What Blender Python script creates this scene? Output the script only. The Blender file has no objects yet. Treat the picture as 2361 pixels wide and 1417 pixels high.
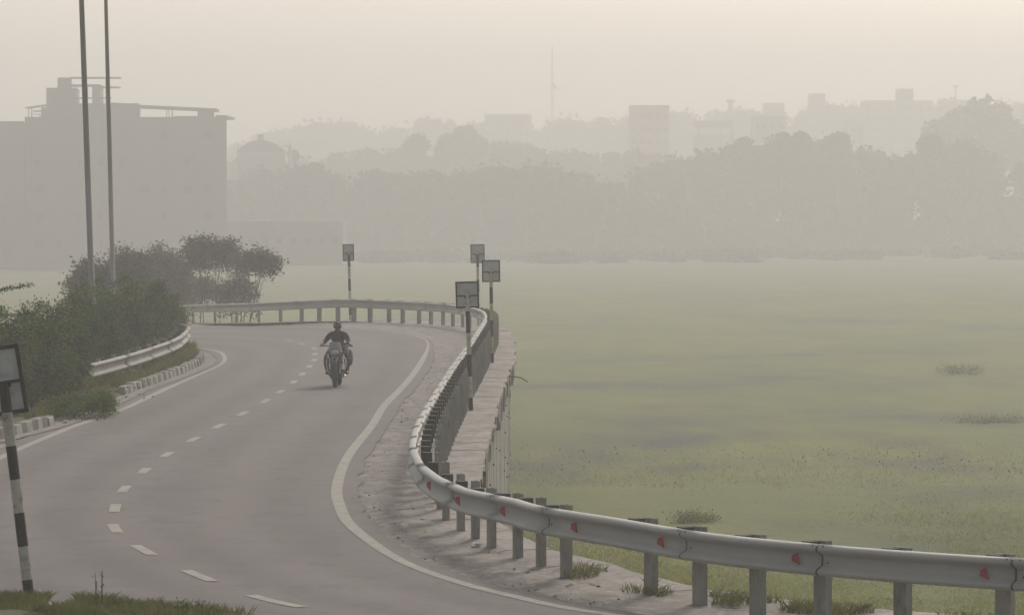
import bpy, bmesh, math, random
import numpy as np
from mathutils import Vector, Matrix, noise
R = math.radians
PI = math.pi
sc = bpy.context.scene
col = sc.collection
F = 9000.0; CX = 1180.5; HY = 480.0; CH = 3.75; FZ = -4.6   # focal px, horizon row, camera height, field level

def at(px, py, d):
    "world point seen at photo pixel (px,py) standing d metres away"
    return Vector(((px - CX) * d / F, d, CH - (py - HY) * d / F))
def flat(px, py):
    d = CH * F / (py - HY)
    return Vector(((px - CX) * d / F, d, 0))

# ------------------------------------------------------------------ materials
def nd(nt, t, **kw):
    n = nt.nodes.new(t)
    for k, v in kw.items():
        if k in n.inputs: n.inputs[k].default_value = v
        else: setattr(n, k, v)
    return n
def mat(name, c1, c2=None, scale=3.0, rough=0.8, metal=0.0, bump=0.0, bscale=None, stretch=(1, 1, 1), c3=None, s3=20, spec=0.5, lo=.35, hi=.65, trans=0.0):
    m = bpy.data.materials.new(name); m.use_nodes = True
    nt = m.node_tree; b = nt.nodes['Principled BSDF']
    b.inputs['Roughness'].default_value = rough; b.inputs['Metallic'].default_value = metal
    b.inputs['Specular IOR Level'].default_value = spec
    if c2 is None: c2 = tuple(x * .8 for x in c1)
    tc = nd(nt, 'ShaderNodeTexCoord'); mp = nd(nt, 'ShaderNodeMapping'); mp.inputs['Scale'].default_value = stretch
    nt.links.new(tc.outputs['Object'], mp.inputs['Vector'])
    n = nd(nt, 'ShaderNodeTexNoise', Scale=scale, Detail=8.0, Roughness=.6)
    nt.links.new(mp.outputs[0], n.inputs['Vector'])
    r = nd(nt, 'ShaderNodeValToRGB'); e = r.color_ramp.elements
    e[0].position = lo; e[1].position = hi; e[0].color = (*c1, 1); e[1].color = (*c2, 1)
    nt.links.new(n.outputs['Fac'], r.inputs[0]); out = r.outputs[0]
    if c3:
        n3 = nd(nt, 'ShaderNodeTexNoise', Scale=s3, Detail=6.0, Roughness=.7)
        nt.links.new(mp.outputs[0], n3.inputs['Vector'])
        r3 = nd(nt, 'ShaderNodeValToRGB'); r3.color_ramp.elements[0].position = .5; r3.color_ramp.elements[1].position = .68
        nt.links.new(n3.outputs['Fac'], r3.inputs[0])
        mx = nd(nt, 'ShaderNodeMix', data_type='RGBA'); nt.links.new(r3.outputs[0], mx.inputs[0])
        nt.links.new(out, mx.inputs[6]); mx.inputs[7].default_value = (*c3, 1); out = mx.outputs[2]
    nt.links.new(out, b.inputs['Base Color'])
    if bump:
        nb = nd(nt, 'ShaderNodeTexNoise', Scale=bscale or scale * 6, Detail=6.0, Roughness=.7)
        nt.links.new(mp.outputs[0], nb.inputs['Vector'])
        bp = nd(nt, 'ShaderNodeBump', Strength=1.0, Distance=bump)
        nt.links.new(nb.outputs['Fac'], bp.inputs['Height']); nt.links.new(bp.outputs[0], b.inputs['Normal'])
    if trans:
        tr = nd(nt, 'ShaderNodeBsdfTranslucent'); nt.links.new(out, tr.inputs[0])
        mxs = nd(nt, 'ShaderNodeMixShader'); mxs.inputs[0].default_value = trans
        o = nt.nodes['Material Output']
        nt.links.new(b.outputs[0], mxs.inputs[1]); nt.links.new(tr.outputs[0], mxs.inputs[2]); nt.links.new(mxs.outputs[0], o.inputs[0])
    return m

M = {}
M['asphalt'] = mat('asphalt', (.121, .100, .094), (.146, .121, .113), .35, .82, bump=.004, bscale=60, c3=(.105, .088, .083), s3=2.2, stretch=(1, .5, 1))
M['paint'] = mat('road_paint', (.29, .265, .22), (.38, .355, .30), 3, .8, c3=(.22, .20, .175), s3=9)
M['dirt'] = mat('shoulder_dirt', (.18, .158, .136), (.34, .305, .268), 2.2, .95, bump=.016, bscale=16, c3=(.41, .375, .335), s3=7, stretch=(1, .6, 1))
M['slab'] = mat('ledge_concrete', (.26, .228, .202), (.41, .362, .325), 1.3, .9, bump=.01, bscale=14, c3=(.17, .145, .125), s3=4, stretch=(1, .5, 1))
M['wall'] = mat('wall_concrete', (.32, .295, .275), (.43, .40, .365), .9, .9, bump=.01, bscale=10, stretch=(2.5, 2.5, .25), c3=(.18, .17, .155), s3=3)
M['coping'] = mat('coping_concrete', (.15, .135, .12), (.27, .24, .21), 2, .9, bump=.02, bscale=12, stretch=(2, 2, .5))
M['dark'] = mat('dark_hole', (.02, .02, .02), (.03, .03, .03), 5, .9)
M['field'] = mat('field_grass', (.066, .098, .008), (.125, .15, .010), .08, .95, bump=.10, bscale=2.2, c3=(.052, .062, .022), s3=.11, stretch=(1, .5, 1))
M['verge'] = mat('verge_soil', (.06, .075, .025), (.13, .12, .07), .8, .95, bump=.04, bscale=6)
M['steel'] = mat('galvanised_steel', (.40, .395, .36), (.46, .45, .41), 1.2, .6, .1, bump=.001, bscale=30, c3=(.43, .42, .385), s3=5, stretch=(1, 1, 2))
M['dusty_steel'] = mat('dusty_steel', (.32, .31, .27), (.42, .405, .36), 3, .8, .1, c3=(.15, .14, .11), s3=7)
M['post'] = mat('post_steel', (.26, .26, .235), (.34, .335, .30), 3, .6, .3, c3=(.19, .17, .145), s3=8, stretch=(1, 1, .4))
M['block'] = mat('spacer_steel', (.045, .043, .038), (.07, .066, .058), 6, .9, 0)  # shade of the post row is put into this dark colour
M['bolt'] = mat('bolt_dark', (.05, .045, .04), (.07, .06, .05), 20, .6)
M['red'] = mat('reflector_red', (.30, .03, .035), (.40, .045, .05), 12, .35)
M['black'] = mat('black_paint', (.022, .021, .02), (.04, .037, .034), 6, .5, c3=(.07, .05, .04), s3=14)
M['white'] = mat('white_paint', (.46, .44, .37), (.56, .54, .46), 4, .6, c3=(.25, .21, .16), s3=9)
M['yellow'] = mat('pale_yellow_paint', (.42, .38, .20), (.50, .45, .26), 4, .6, c3=(.25, .21, .14), s3=9)
M['plate'] = mat('plate_back', (.50, .51, .51), (.60, .61, .61), 3, .6, 0.0, c3=(.42, .42, .40), s3=9, trans=.3)
M['pole'] = mat('lamp_pole_paint', (.20, .195, .19), (.27, .26, .25), 1.5, .5, .3, stretch=(1, 1, .3))
M['kerb_w'] = mat('kerb_white', (.33, .32, .28), (.43, .415, .36), 5, .9, bump=.01, bscale=15, c3=(.2, .18, .15), s3=9)
M['kerb_k'] = mat('kerb_black', (.13, .128, .112), (.2, .195, .17), 5, .9, bump=.01, bscale=15)
M['gutter'] = mat('gutter_concrete', (.22, .20, .18), (.34, .31, .28), 3, .95, bump=.01, bscale=14, c3=(.14, .125, .11), s3=6)
M['leaf_a'] = mat('leaf_mid', (.04, .078, .014), (.075, .13, .025), 2.5, .6, trans=.38, spec=.15)
M['leaf_b'] = mat('leaf_dark', (.028, .045, .016), (.045, .065, .022), 2.5, .6, trans=.38, spec=.15)
M['leaf_c'] = mat('leaf_light', (.09, .15, .03), (.14, .19, .045), 2.5, .6, trans=.38, spec=.15)
M['leaf_far'] = mat('leaf_far', (.03, .045, .02), (.055, .07, .028), .2, .8)
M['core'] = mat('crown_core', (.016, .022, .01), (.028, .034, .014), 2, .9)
M['grey_leaf'] = mat('leaf_hazed', (.10, .102, .08), (.14, .14, .11), 2, .8, trans=.35, spec=.15)  # leaf colour paled so the mid-distance trees look deeper in haze
M['bark'] = mat('bark', (.05, .042, .034), (.09, .075, .06), 6, .9, bump=.01, bscale=20, stretch=(1, 1, .3))
M['grass'] = mat('grass_blade', (.15, .185, .04), (.24, .25, .075), 1.5, .8, trans=.4)
M['fieldgrass'] = mat('field_blade', (.22, .25, .045), (.30, .31, .06), 1.5, .9, trans=.5, spec=.1)
M['drygrass'] = mat('dry_grass', (.16, .15, .07), (.22, .19, .10), 1.5, .85, trans=.3)
M['reed'] = mat('reed_dark', (.06, .072, .026), (.09, .10, .035), .6, .9, trans=.35)
M['stone'] = mat('pebble', (.2, .18, .16), (.42, .38, .34), 9, .9)
M['bld'] = mat('building_render', (.13, .14, .16), (.17, .18, .20), .25, .9, stretch=(1, 1, .3))
M['bld2'] = mat('building_pale', (.20, .19, .175), (.26, .25, .23), .25, .9, stretch=(1, 1, .3))
M['brick'] = mat('building_reddish', (.36, .13, .09), (.42, .17, .12), .4, .9)
M['roofm'] = mat('roof_sheet', (.09, .07, .065), (.13, .10, .09), 1, .8)
M['glass'] = mat('window_glass', (.03, .035, .04), (.05, .055, .06), 1, .3)
M['mast'] = mat('mast_paint', (.22, .20, .19), (.3, .27, .25), 1, .7)
M['tyre'] = mat('tyre_rubber', (.015, .015, .015), (.03, .029, .027), 12, .85, bump=.004, bscale=60)
M['bikeblack'] = mat('bike_black', (.015, .015, .016), (.025, .025, .025), 8, .35)
M['chrome'] = mat('bike_chrome', (.62, .61, .57), (.75, .73, .69), 8, .3, .7)
M['cowl'] = mat('cowl_grey', (.17, .165, .155), (.22, .21, .20), 6, .4)
M['lens'] = mat('headlamp_lens', (.5, .5, .48), (.6, .59, .56), 20, .15)
M['shirt'] = mat('shirt_dark', (.018, .017, .018), (.032, .03, .03), 7, .9, bump=.004, bscale=25)
M['trouser'] = mat('trouser_dark', (.022, .023, .028), (.035, .036, .042), 7, .9, bump=.004, bscale=25)
M['skin'] = mat('skin', (.10, .055, .038), (.12, .068, .046), 6, .55)
M['hair'] = mat('hair_black', (.008, .008, .008), (.015, .013, .012), 30, .6)
M['eyew'] = mat('eye_white', (.5, .48, .45), (.55, .53, .5), 30, .3)
M['bag'] = mat('bag_cloth', (.10, .11, .10), (.15, .155, .14), 9, .9)
M['plate_w'] = mat('number_plate', (.5, .5, .47), (.55, .55, .52), 9, .5)
M['litter'] = mat('litter_white', (.6, .58, .53), (.7, .68, .63), 9, .7)

# ------------------------------------------------------------------ object helpers
def setp(o, label=None, cat=None, group=None, kind=None):
    if label: o['label'] = label
    if cat: o['category'] = cat
    if group: o['group'] = group
    if kind: o['kind'] = kind
    return o
def thing(name, label, cat, loc=(0, 0, 0), group=None, rot=None):
    o = bpy.data.objects.new(name, None); col.objects.link(o); o.location = loc
    if rot: o.rotation_euler = rot
    o.empty_display_size = .3
    return setp(o, label, cat, group)
def child(o, parent):
    o.parent = parent; return o

class MB:
    def __init__(s): s.v = []; s.f = []; s.m = []
    def add(s, vs, fs, mi=0):
        o = len(s.v); s.v += [tuple(x) for x in vs]; s.f += [tuple(i + o for i in f) for f in fs]
        s.m += [mi] * len(fs); return s
    def box(s, c, size, mi=0, mtx=None, taper=1.0):
        x, y, z = size[0] / 2, size[1] / 2, size[2] / 2; c = Vector(c)
        vs = []
        for dz in (-1, 1):
            k = taper if dz > 0 else 1
            for dx, dy in ((-1, -1), (1, -1), (1, 1), (-1, 1)): vs.append(Vector((dx * x * k, dy * y * k, dz * z)))
        vs = [(mtx @ v if mtx else v) + c for v in vs]
        return s.add(vs, [(0, 3, 2, 1), (4, 5, 6, 7), (0, 1, 5, 4), (1, 2, 6, 5), (2, 3, 7, 6), (3, 0, 4, 7)], mi)
    def tube(s, pts, rad, mi=0, n=8, closed=False):
        pts = [Vector(p) for p in pts]; N = len(pts)
        if not hasattr(rad, '__len__'): rad = [rad] * N
        vs = []
        for i, p in enumerate(pts):
            a = pts[(i - 1) % N] if (closed or i > 0) else p; b = pts[(i + 1) % N] if (closed or i < N - 1) else p
            t = (b - a).normalized()
            u = t.cross(Vector((0, 0, 1)) if abs(t.z) < .9 else Vector((1, 0, 0))).normalized(); w = t.cross(u)
            for k in range(n):
                an = 2 * PI * k / n; vs.append(p + (u * math.cos(an) + w * math.sin(an)) * rad[i])
        fs = []
        for i in range(N if closed else N - 1):
            j = (i + 1) % N
            for k in range(n):
                l = (k + 1) % n; fs.append((i * n + k, i * n + l, j * n + l, j * n + k))
        if not closed: fs += [tuple(range(n)), tuple(range((N - 1) * n, N * n))[::-1]]
        return s.add(vs, fs, mi)
    def ball(s, c, r, mi=0, nu=12, nv=8):
        c = Vector(c); r = Vector(r) if hasattr(r, '__len__') else Vector((r, r, r))
        vs = [c + Vector((0, 0, r.z))]
        for i in range(1, nv):
            th = PI * i / nv
            for k in range(nu):
                ph = 2 * PI * k / nu; vs.append(c + Vector((r.x * math.sin(th) * math.cos(ph), r.y * math.sin(th) * math.sin(ph), r.z * math.cos(th))))
        vs.append(c - Vector((0, 0, r.z))); fs = []
        for k in range(nu): fs.append((0, 1 + k, 1 + (k + 1) % nu))
        for i in range(nv - 2):
            for k in range(nu):
                a = 1 + i * nu; fs.append((a + k, a + nu + k, a + nu + (k + 1) % nu, a + (k + 1) % nu))
        a = 1 + (nv - 2) * nu
        for k in range(nu): fs.append((a + k, len(vs) - 1, a + (k + 1) % nu))
        return s.add(vs, fs, mi)
    def build(s, name, mats, parent=None, smooth=False, bevel=0):
        me = bpy.data.meshes.new(name); me.from_pydata(s.v, [], s.f)
        if not isinstance(mats, (list, tuple)): mats = [mats]
        for m in mats: me.materials.append(M[m] if isinstance(m, str) else m)
        me.polygons.foreach_set('material_index', s.m)
        if smooth: me.polygons.foreach_set('use_smooth', [True] * len(s.f))
        me.update()
        o = bpy.data.objects.new(name, me); col.objects.link(o)
        if parent: o.parent = parent
        if bevel:
            b = o.modifiers.new('bevel', 'BEVEL'); b.width = bevel; b.segments = 2; b.limit_method = 'ANGLE'
        return o

def catmull(P, n=10):
    P = [Vector(p) for p in P]; out = []; ts = []
    for i in range(len(P) - 1):
        p0 = P[i - 1] if i > 0 else 2 * P[0] - P[1]; p3 = P[i + 2] if i + 2 < len(P) else 2 * P[-1] - P[-2]
        p1, p2 = P[i], P[i + 1]
        for k in range(n):
            t = k / n
            out.append(.5 * ((2 * p1) + (p2 - p0) * t + (2 * p0 - 5 * p1 + 4 * p2 - p3) * t * t + (3 * p1 - p0 - 3 * p2 + p3) * t ** 3)); ts.append(i + t)
    out.append(P[-1]); ts.append(len(P) - 1)
    return out
class Path:
    "arc length parametrised polyline"
    def __init__(s, pts):
        s.p = [Vector(p) for p in pts]; s.s = [0]
        for a, b in zip(s.p, s.p[1:]): s.s.append(s.s[-1] + (b - a).length)
        s.L = s.s[-1]
    def at(s, t):
        t = max(0, min(s.L, t)); i = max(0, min(len(s.p) - 2, int(np.searchsorted(s.s, t)) - 1))
        w = (t - s.s[i]) / max(1e-9, s.s[i + 1] - s.s[i]); return s.p[i].lerp(s.p[i + 1], w)
    def tan(s, t, e=.25): return (s.at(t + e) - s.at(t - e)).normalized()
    def near(s, q):
        b = (1e9, 0)
        for i, p in enumerate(s.p):
            d = (p.x - q[0]) ** 2 + (p.y - q[1]) ** 2
            if d < b[0]: b = (d, s.s[i])
        return b[1]

def np_mesh(name, V, Fq, mats, mi=None, parent=None):
    me = bpy.data.meshes.new(name); nq, k = Fq.shape
    me.vertices.add(len(V)); me.vertices.foreach_set('co', V.astype(np.float32).ravel())
    me.loops.add(nq * k); me.loops.foreach_set('vertex_index', Fq.astype(np.int32).ravel())
    me.polygons.add(nq); me.polygons.foreach_set('loop_start', np.arange(0, nq * k, k, dtype=np.int32))
    me.polygons.foreach_set('loop_total', np.full(nq, k, dtype=np.int32))
    for m in mats: me.materials.append(M[m])
    if mi is not None: me.polygons.foreach_set('material_index', mi.astype(np.int32))
    me.update(calc_edges=True); me.validate()
    o = bpy.data.objects.new(name, me); col.objects.link(o)
    if parent: o.parent = parent
    return o
def leaf_cards(C, size, rg, aspect=.5, droop=0):
    "C: Nx3 centres -> rhombic leaves, randomly turned"
    n = len(C); a = rg.normal(size=(n, 3)); a[:, 2] = a[:, 2] * .7 - droop
    a /= np.linalg.norm(a, axis=1)[:, None]
    b = np.cross(a, rg.normal(size=(n, 3))); b /= np.linalg.norm(b, axis=1)[:, None] + 1e-9
    sz = (size * rg.uniform(.6, 1.4, n))[:, None] if not hasattr(size, 'shape') else size[:, None]
    V = np.stack([C - a * sz * .5, C + b * sz * aspect * .5, C + a * sz * .5, C - b * sz * aspect * .5], 1).reshape(-1, 3)
    return V, np.arange(4 * n).reshape(n, 4)
def blade_cards(C, h, w, rg, lean=.35):
    n = len(C); th = rg.uniform(0, 2 * PI, n); hh = h * rg.uniform(.45, 1.25, n)
    dx = np.stack([np.cos(th), np.sin(th), np.zeros(n)], 1); ln = rg.normal(size=(n, 3)) * lean; ln[:, 2] = 1
    tip = C + ln * hh[:, None]; mid = C + ln * hh[:, None] * .55; mid[:, :2] = C[:, :2] + (tip[:, :2] - C[:, :2]) * .4
    V = np.stack([C - dx * w / 2, C + dx * w / 2, mid + dx * w * .4, tip, mid - dx * w * .4], 1).reshape(-1, 3)
    return V, np.arange(5 * n).reshape(n, 5)

# ------------------------------------------------------------------ road geometry: inner line A, centre C, outer line B, ledge edge L
ST = [  # A                 C                    B                    L
 ((11, 24.5, 0), (12, 26.5, 0), (13, 28.5, 0), (15, 31, 0)),
 ((3, 28, 0), (4.2, 30, 0), (5.5, 32, 0), (7, 34, 0)),
 ((-.3, 31.5, 0), (1.0, 32.8, 0), (2.4, 34.3, 0), (4, 35.9, 0)),
 ((-2.6, 34.5, 0), (-1.0, 35.3, 0), (.76, 36.2, 0), (2.37, 37.5, 0)),
 ((-4.6, 37.3, 0), (-2.28, 37.2, 0), (.03, 37.65, 0), (1.52, 39.1, 0)),
 ((-5.9, 40, 0), (-3.2, 39.8, 0), (-.63, 39.4, 0), (1.0, 41, 0)),
 ((-6.7, 43.5, 0), (-4.05, 42.8, 0), (-1.26, 41.9, 0), (.45, 42.5, 0)),
 ((-7.2, 47, 0), (-4.66, 45.7, 0), (-1.89, 46.0, 0), (.05, 44.7, 0)),
 ((-7.45, 50, 0), (-4.97, 48.8, 0), (-2.16, 49.0, 0), (-.25, 47.5, 0)),
 ((-7.6, 54, 0), (-5.2, 52.6, 0), (-2.36, 52.6, 0), (-.42, 52.3, 0)),
 ((-7.7, 58.8, 0), (-5.26, 59.4, 0), (-2.48, 59, 0), (-.43, 58.5, 0)),
 ((-7.55, 66.8, 0), (-5.05, 67.2, 0), (-2.42, 67.5, 0), (-.32, 67, 0)),
 ((-7.27, 72.6, 0), (-4.85, 74, 0), (-2.43, 74, 0), (-.28, 74, 0)),
 ((-7.2, 80.2, 0), (-4.73, 80.5, 0), (-2.32, 80.5, 0), (-.17, 80.4, 0)),
 ((-7.1, 86.3, 0), (-4.74, 88.3, 0), (-2.23, 88.8, 0), (-.06, 89, 0)),
 ((-7.0, 93.5, 0), (-4.89, 96.4, 0), (-2.22, 98.1, 0), (.09, 97.5, 0)),
 ((-7.2, 97.8, 0), (-5.07, 100.4, 0), (-2.28, 106, 0), (.08, 107.5, 0)),
 ((-7.65, 102, 0), (-5.3, 104.5, 0), (-2.5, 111.8, 0), (.02, 114, 0)),
 ((-8.3, 104.4, 0), (-5.83, 108.2, -.01), (-3.1, 116.4, 0), (-.3, 120.8, 0)),
 ((-9.0, 106.5, -.05), (-6.4, 111.9, -.04), (-3.9, 119.7, 0), (-1.6, 126.2, 0)),
 ((-9.8, 109, -.15), (-7.29, 115.5, -.10), (-4.7, 121.4, 0), (-3.4, 129.6, 0)),
 ((-10.8, 112, -.27), (-8.37, 119, -.18), (-5.5, 122.5, 0), (-5.2, 131, 0)),
 ((-12.2, 116, -.4), (-9.87, 122.5, -.26), (-8.2, 129.5, -.19), (-7.4, 134.5, -.18)),
 ((-15.5, 125, -.6), (-13, 131, -.5), (-10.6, 138.5, -.44), (-9.3, 143.5, -.46)),
 ((-19, 136, -.9), (-16.5, 141, -.8), (-13.6, 148.5, -.74), (-11.9, 153.5, -.76)),
 ((-30, 149, -1.3), (-27, 154, -1.2), (-24, 160, -1.1), (-22, 165, -1.1))]
NS = 10
PA, PC, PB, PL = [catmull([s[i] for s in ST], NS) for i in range(4)]
N = len(PA)
def S(i, u):
    "road surface at sample i, u=-1 inner line, 0 centre, 1 outer line"
    return PC[i].lerp(PA[i], -u) if u < 0 else PC[i].lerp(PB[i], u)
def off(i, metres_out, side):
    if side > 0: L = (PB[i] - PC[i]).length; return S(i, 1 + metres_out / L)
    L = (PA[i] - PC[i]).length; return S(i, -1 - metres_out / L)
def strip(cols, mi=0):
    mb = MB(); n = len(cols[0]); k = len(cols)
    vs = [c[i] for i in range(n) for c in cols]
    fs = [(i * k + j, i * k + j + 1, (i + 1) * k + j + 1, (i + 1) * k + j) for i in range(n - 1) for j in range(k - 1)]
    return mb.add(vs, fs, mi)
def up(p, dz): return Vector((p.x, p.y, p.z + dz))

Ain = [off(i, .36 + .05 * noise.noise(Vector((i * .7, 3, 0))), -1) for i in range(N)]
Bout = [off(i, .30 + .10 * noise.noise(Vector((i * .55, 0, 0))) + .05 * noise.noise(Vector((i * 2.3, 9, 0))), 1) for i in range(N)]
road = strip([Ain, PA, [S(i, -.5) for i in range(N)], PC, [S(i, .5) for i in range(N)], PB, Bout]).build('road', 'asphalt', smooth=True)
lane = road.data.attributes.new('lane', 'FLOAT', 'POINT')
lane.data.foreach_set('value', [u for i in range(N) for u in (-1.15, -1, -.5, 0, .5, 1, 1.12)])
nt = M['asphalt'].node_tree; b_ = nt.nodes['Principled BSDF']; src = b_.inputs['Base Color'].links[0].from_socket
at_ = nd(nt, 'ShaderNodeAttribute', attribute_name='lane'); m1 = nd(nt, 'ShaderNodeMath', operation='MULTIPLY'); m1.inputs[1].default_value = 4 * PI; nt.links.new(at_.outputs['Fac'], m1.inputs[0])
m2 = nd(nt, 'ShaderNodeMath', operation='COSINE'); nt.links.new(m1.outputs[0], m2.inputs[0]); nz = nd(nt, 'ShaderNodeTexNoise', Scale=.5, Detail=4.0)
m3 = nd(nt, 'ShaderNodeMath', operation='MULTIPLY'); nt.links.new(m2.outputs[0], m3.inputs[0]); nt.links.new(nz.outputs['Fac'], m3.inputs[1])
m4 = nd(nt, 'ShaderNodeMapRange'); m4.inputs[1].default_value = -.6; m4.inputs[2].default_value = .6; m4.inputs[3].default_value = .85; m4.inputs[4].default_value = 1.12; nt.links.new(m3.outputs[0], m4.inputs[0])
vm = nd(nt, 'ShaderNodeVectorMath', operation='SCALE'); nt.links.new(src, vm.inputs[0]); nt.links.new(m4.outputs[0], vm.inputs['Scale']); nt.links.new(vm.outputs[0], b_.inputs['Base Color'])
setp(road, kind='structure')
def edge_line(side):
    w = .075
    a = [up(off(i, -w, side), .004) for i in range(N)]; b = [up(off(i, w, side), .004) for i in range(N)]
    return strip([a, b]).build('edge_line', 'paint', road)
edge_line(1); edge_line(-1)
CP = Path(PC)
dash_px = [(630, 1387), (455, 1328), (330, 1268), (263, 1219), (264, 1172), (286, 1125), (330, 1085), (383, 1048), (445, 1011), (504, 982), (558, 954),
           (610, 926), (648, 902), (676, 880), (697, 862), (713, 846), (723, 830), (727, 816)]
dash_xy = [flat(*p) for p in dash_px] + [Vector((-5.3, 104.5, 0)), Vector((-5.83, 108.2, 0)), Vector((-6.4, 111.9, 0)), Vector((-7.29, 115.5, 0)), Vector((-8.37, 119, 0)), Vector((-9.87, 122.5, 0))]
s0 = CP.near(dash_xy[0])
for s_c in [s0 - 5.6, s0 - 2.8] + [CP.near(q) for q in dash_xy]:
    cols = [[], []]; hl = .62 if s_c < CP.near((-5, 60)) else .72
    for k in range(9):
        s_ = s_c - hl + 2 * hl * k / 8; p = CP.at(s_); t = CP.tan(s_); n_ = Vector((t.y, -t.x, 0)).normalized() * .068
        cols[0].append(up(p - n_, .005)); cols[1].append(up(p + n_, .005))
    strip(cols).build('lane_dash', 'paint', road)

# shoulder and ledge
def rough(p, a, f=1.7): return up(p, a * noise.noise(Vector((p.x * f, p.y * f * .6, 1))) + a * .5 * noise.noise(Vector((p.x * f * 4, p.y * f * 2, 5))))
LQ = [PL[i] for i in range(N)]
cols = []
for u in np.linspace(0, .66, 14):
    cols.append([rough(Bout[i].lerp(LQ[i], float(u)), .035 if 0 < u else .0) + Vector((0, 0, -.012 if u == 0 else -.02 + .02 * min(1, u * 3))) for i in range(N)])
shoulder = strip(cols).build('shoulder', 'dirt', smooth=True); setp(shoulder, kind='structure')
LP = Path(LQ)
# ledge: slab after slab with uneven joints
mb = MB(); rnd = random.Random(5)
def ledge_pt(s_, u):
    "u 0..1 from behind the posts to the wall edge"
    p = LP.at(s_); t = LP.tan(s_, .6); n_ = Vector((-t.y, t.x, 0)).normalized()
    i = min(range(N), key=lambda k: (LQ[k] - p).length_squared)
    wid = (Bout[i] - LQ[i]).length * .40
    wid = min(wid, 1.3 if p.y < 60 else 1.6)
    return p + n_ * wid * (1 - u)
s_ = 4.0
while s_ < LP.L - 12:
    ln = rnd.uniform(.9, 2.0); h = rnd.uniform(.015, .026); tl = rnd.uniform(-.006, .006)
    ov = rnd.choice([0, 0, .02, .04, -.02, .01])
    us = (0, .25, .5, .75, 1.0)
    g = []
    for q in (0, .5, 1):
        ss = s_ + .012 + (ln - .024) * q
        for u in us:
            p = ledge_pt(ss, u); t = LP.tan(ss, .6); o_ = Vector((t.y, -t.x, 0)).normalized() * ov * (u > .9)
            wob = Vector((noise.noise(Vector((ss * 2.1, u * 3, 7))), 0, 0)) * .05 * (u > .9)
            g.append(up(p + o_ + wob, h + tl * q + (0 if u > .2 else -.03) + .012 * noise.noise(Vector((ss, u * 4, 3)))))
    k = len(us); fs = [(a * k + b, a * k + b + 1, (a + 1) * k + b + 1, (a + 1) * k + b) for a in range(2) for b in range(k - 1)]
    # front lip
    nb = len(g)
    for a in range(3): g.append(g[a * k + k - 1] + Vector((0, 0, -.10)))
    fs += [(k - 1, nb, nb + 1, 2 * k - 1), (2 * k - 1, nb + 1, nb + 2, 3 * k - 1)]
    mb.add(g, fs); s_ += ln
ledge = mb.build('ledge_pavement', 'slab'); setp(ledge, kind='structure')

# ------------------------------------------------------------------ retaining wall
wall = thing('retaining_wall', 'tall pale concrete retaining wall with vertical joints dropping from the ledge to the field', 'wall', LQ[60])
wl = Vector(LQ[60]); rnd = random.Random(8)
mb = MB(); s_ = 3.0
def wp(s_, inset, z):
    p = LP.at(s_); t = LP.tan(s_, .6); n_ = Vector((-t.y, t.x, 0)).normalized()
    q = p + n_ * inset; return Vector((q.x, q.y, z)) - wl
while s_ < LP.L - 1:
    ln = rnd.uniform(.5, 1.3); ins = rnd.uniform(.02, .10); zb = -rnd.uniform(.35, .75); z0 = LP.at(s_).z
    v = [wp(s_ + .01, ins, z0 - .02), wp(s_ + ln - .01, ins + rnd.uniform(-.03, .03), z0 - .02), wp(s_ + ln - .01, ins, z0 + zb), wp(s_ + .01, ins, z0 + zb + rnd.uniform(-.06, .06)),
         wp(s_ + .01, .6, z0 - .02), wp(s_ + ln - .01, .6, z0 - .02), wp(s_ + ln - .01, .6, z0 + zb), wp(s_ + .01, .6, z0 + zb)]
    mb.add(v, [(0, 1, 2, 3), (4, 7, 6, 5), (0, 4, 5, 1), (3, 2, 6, 7), (0, 3, 7, 4), (1, 5, 6, 2)]); s_ += ln
mb.build('coping', 'coping', wall)
mb = MB(); hl = MB(); s_ = 3.0
while s_ < LP.L - 1:
    ln = rnd.choice([.5, .75, .75, 1.0]); ins = .15 + rnd.uniform(0, .010); z0 = LP.at(s_).z - .3
    zs = [z0, z0 - 1.5, z0 - 3.0, FZ - .4]
    for a, b in zip(zs, zs[1:]):
        j = rnd.uniform(0, .006)
        v = [wp(s_ + .006, ins + j, a - .006), wp(s_ + ln - .006, ins + j, a - .006), wp(s_ + ln - .006, ins + j, b + .006), wp(s_ + .006, ins + j, b + .006),
             wp(s_ + .0, .45, a), wp(s_ + ln, .45, a), wp(s_ + ln, .45, b), wp(s_ + .0, .45, b)]
        mb.add(v, [(0, 1, 2, 3), (4, 7, 6, 5), (0, 4, 5, 1), (3, 2, 6, 7), (0, 3, 7, 4), (1, 5, 6, 2)])
        if rnd.random() < .28:
            c = wp(s_ + ln * .5, ins - .004, (a + b) / 2 + rnd.uniform(-.5, .5)); hl.box(c, (.03, .08, .04))
    s_ += ln
mb.build('wall_face', 'wall', wall); hl.build('weep_hole', 'dark', wall)
p0 = at(1189, 868, 88) - wl
rb = MB(); rb.tube([p0 - Vector((.15, 0, .0)), p0, p0 + Vector((.14, 0, -.03)), p0 + Vector((.27, 0, -.12))], .014)
rb.build('bent_rod', 'bolt', wall)

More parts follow.
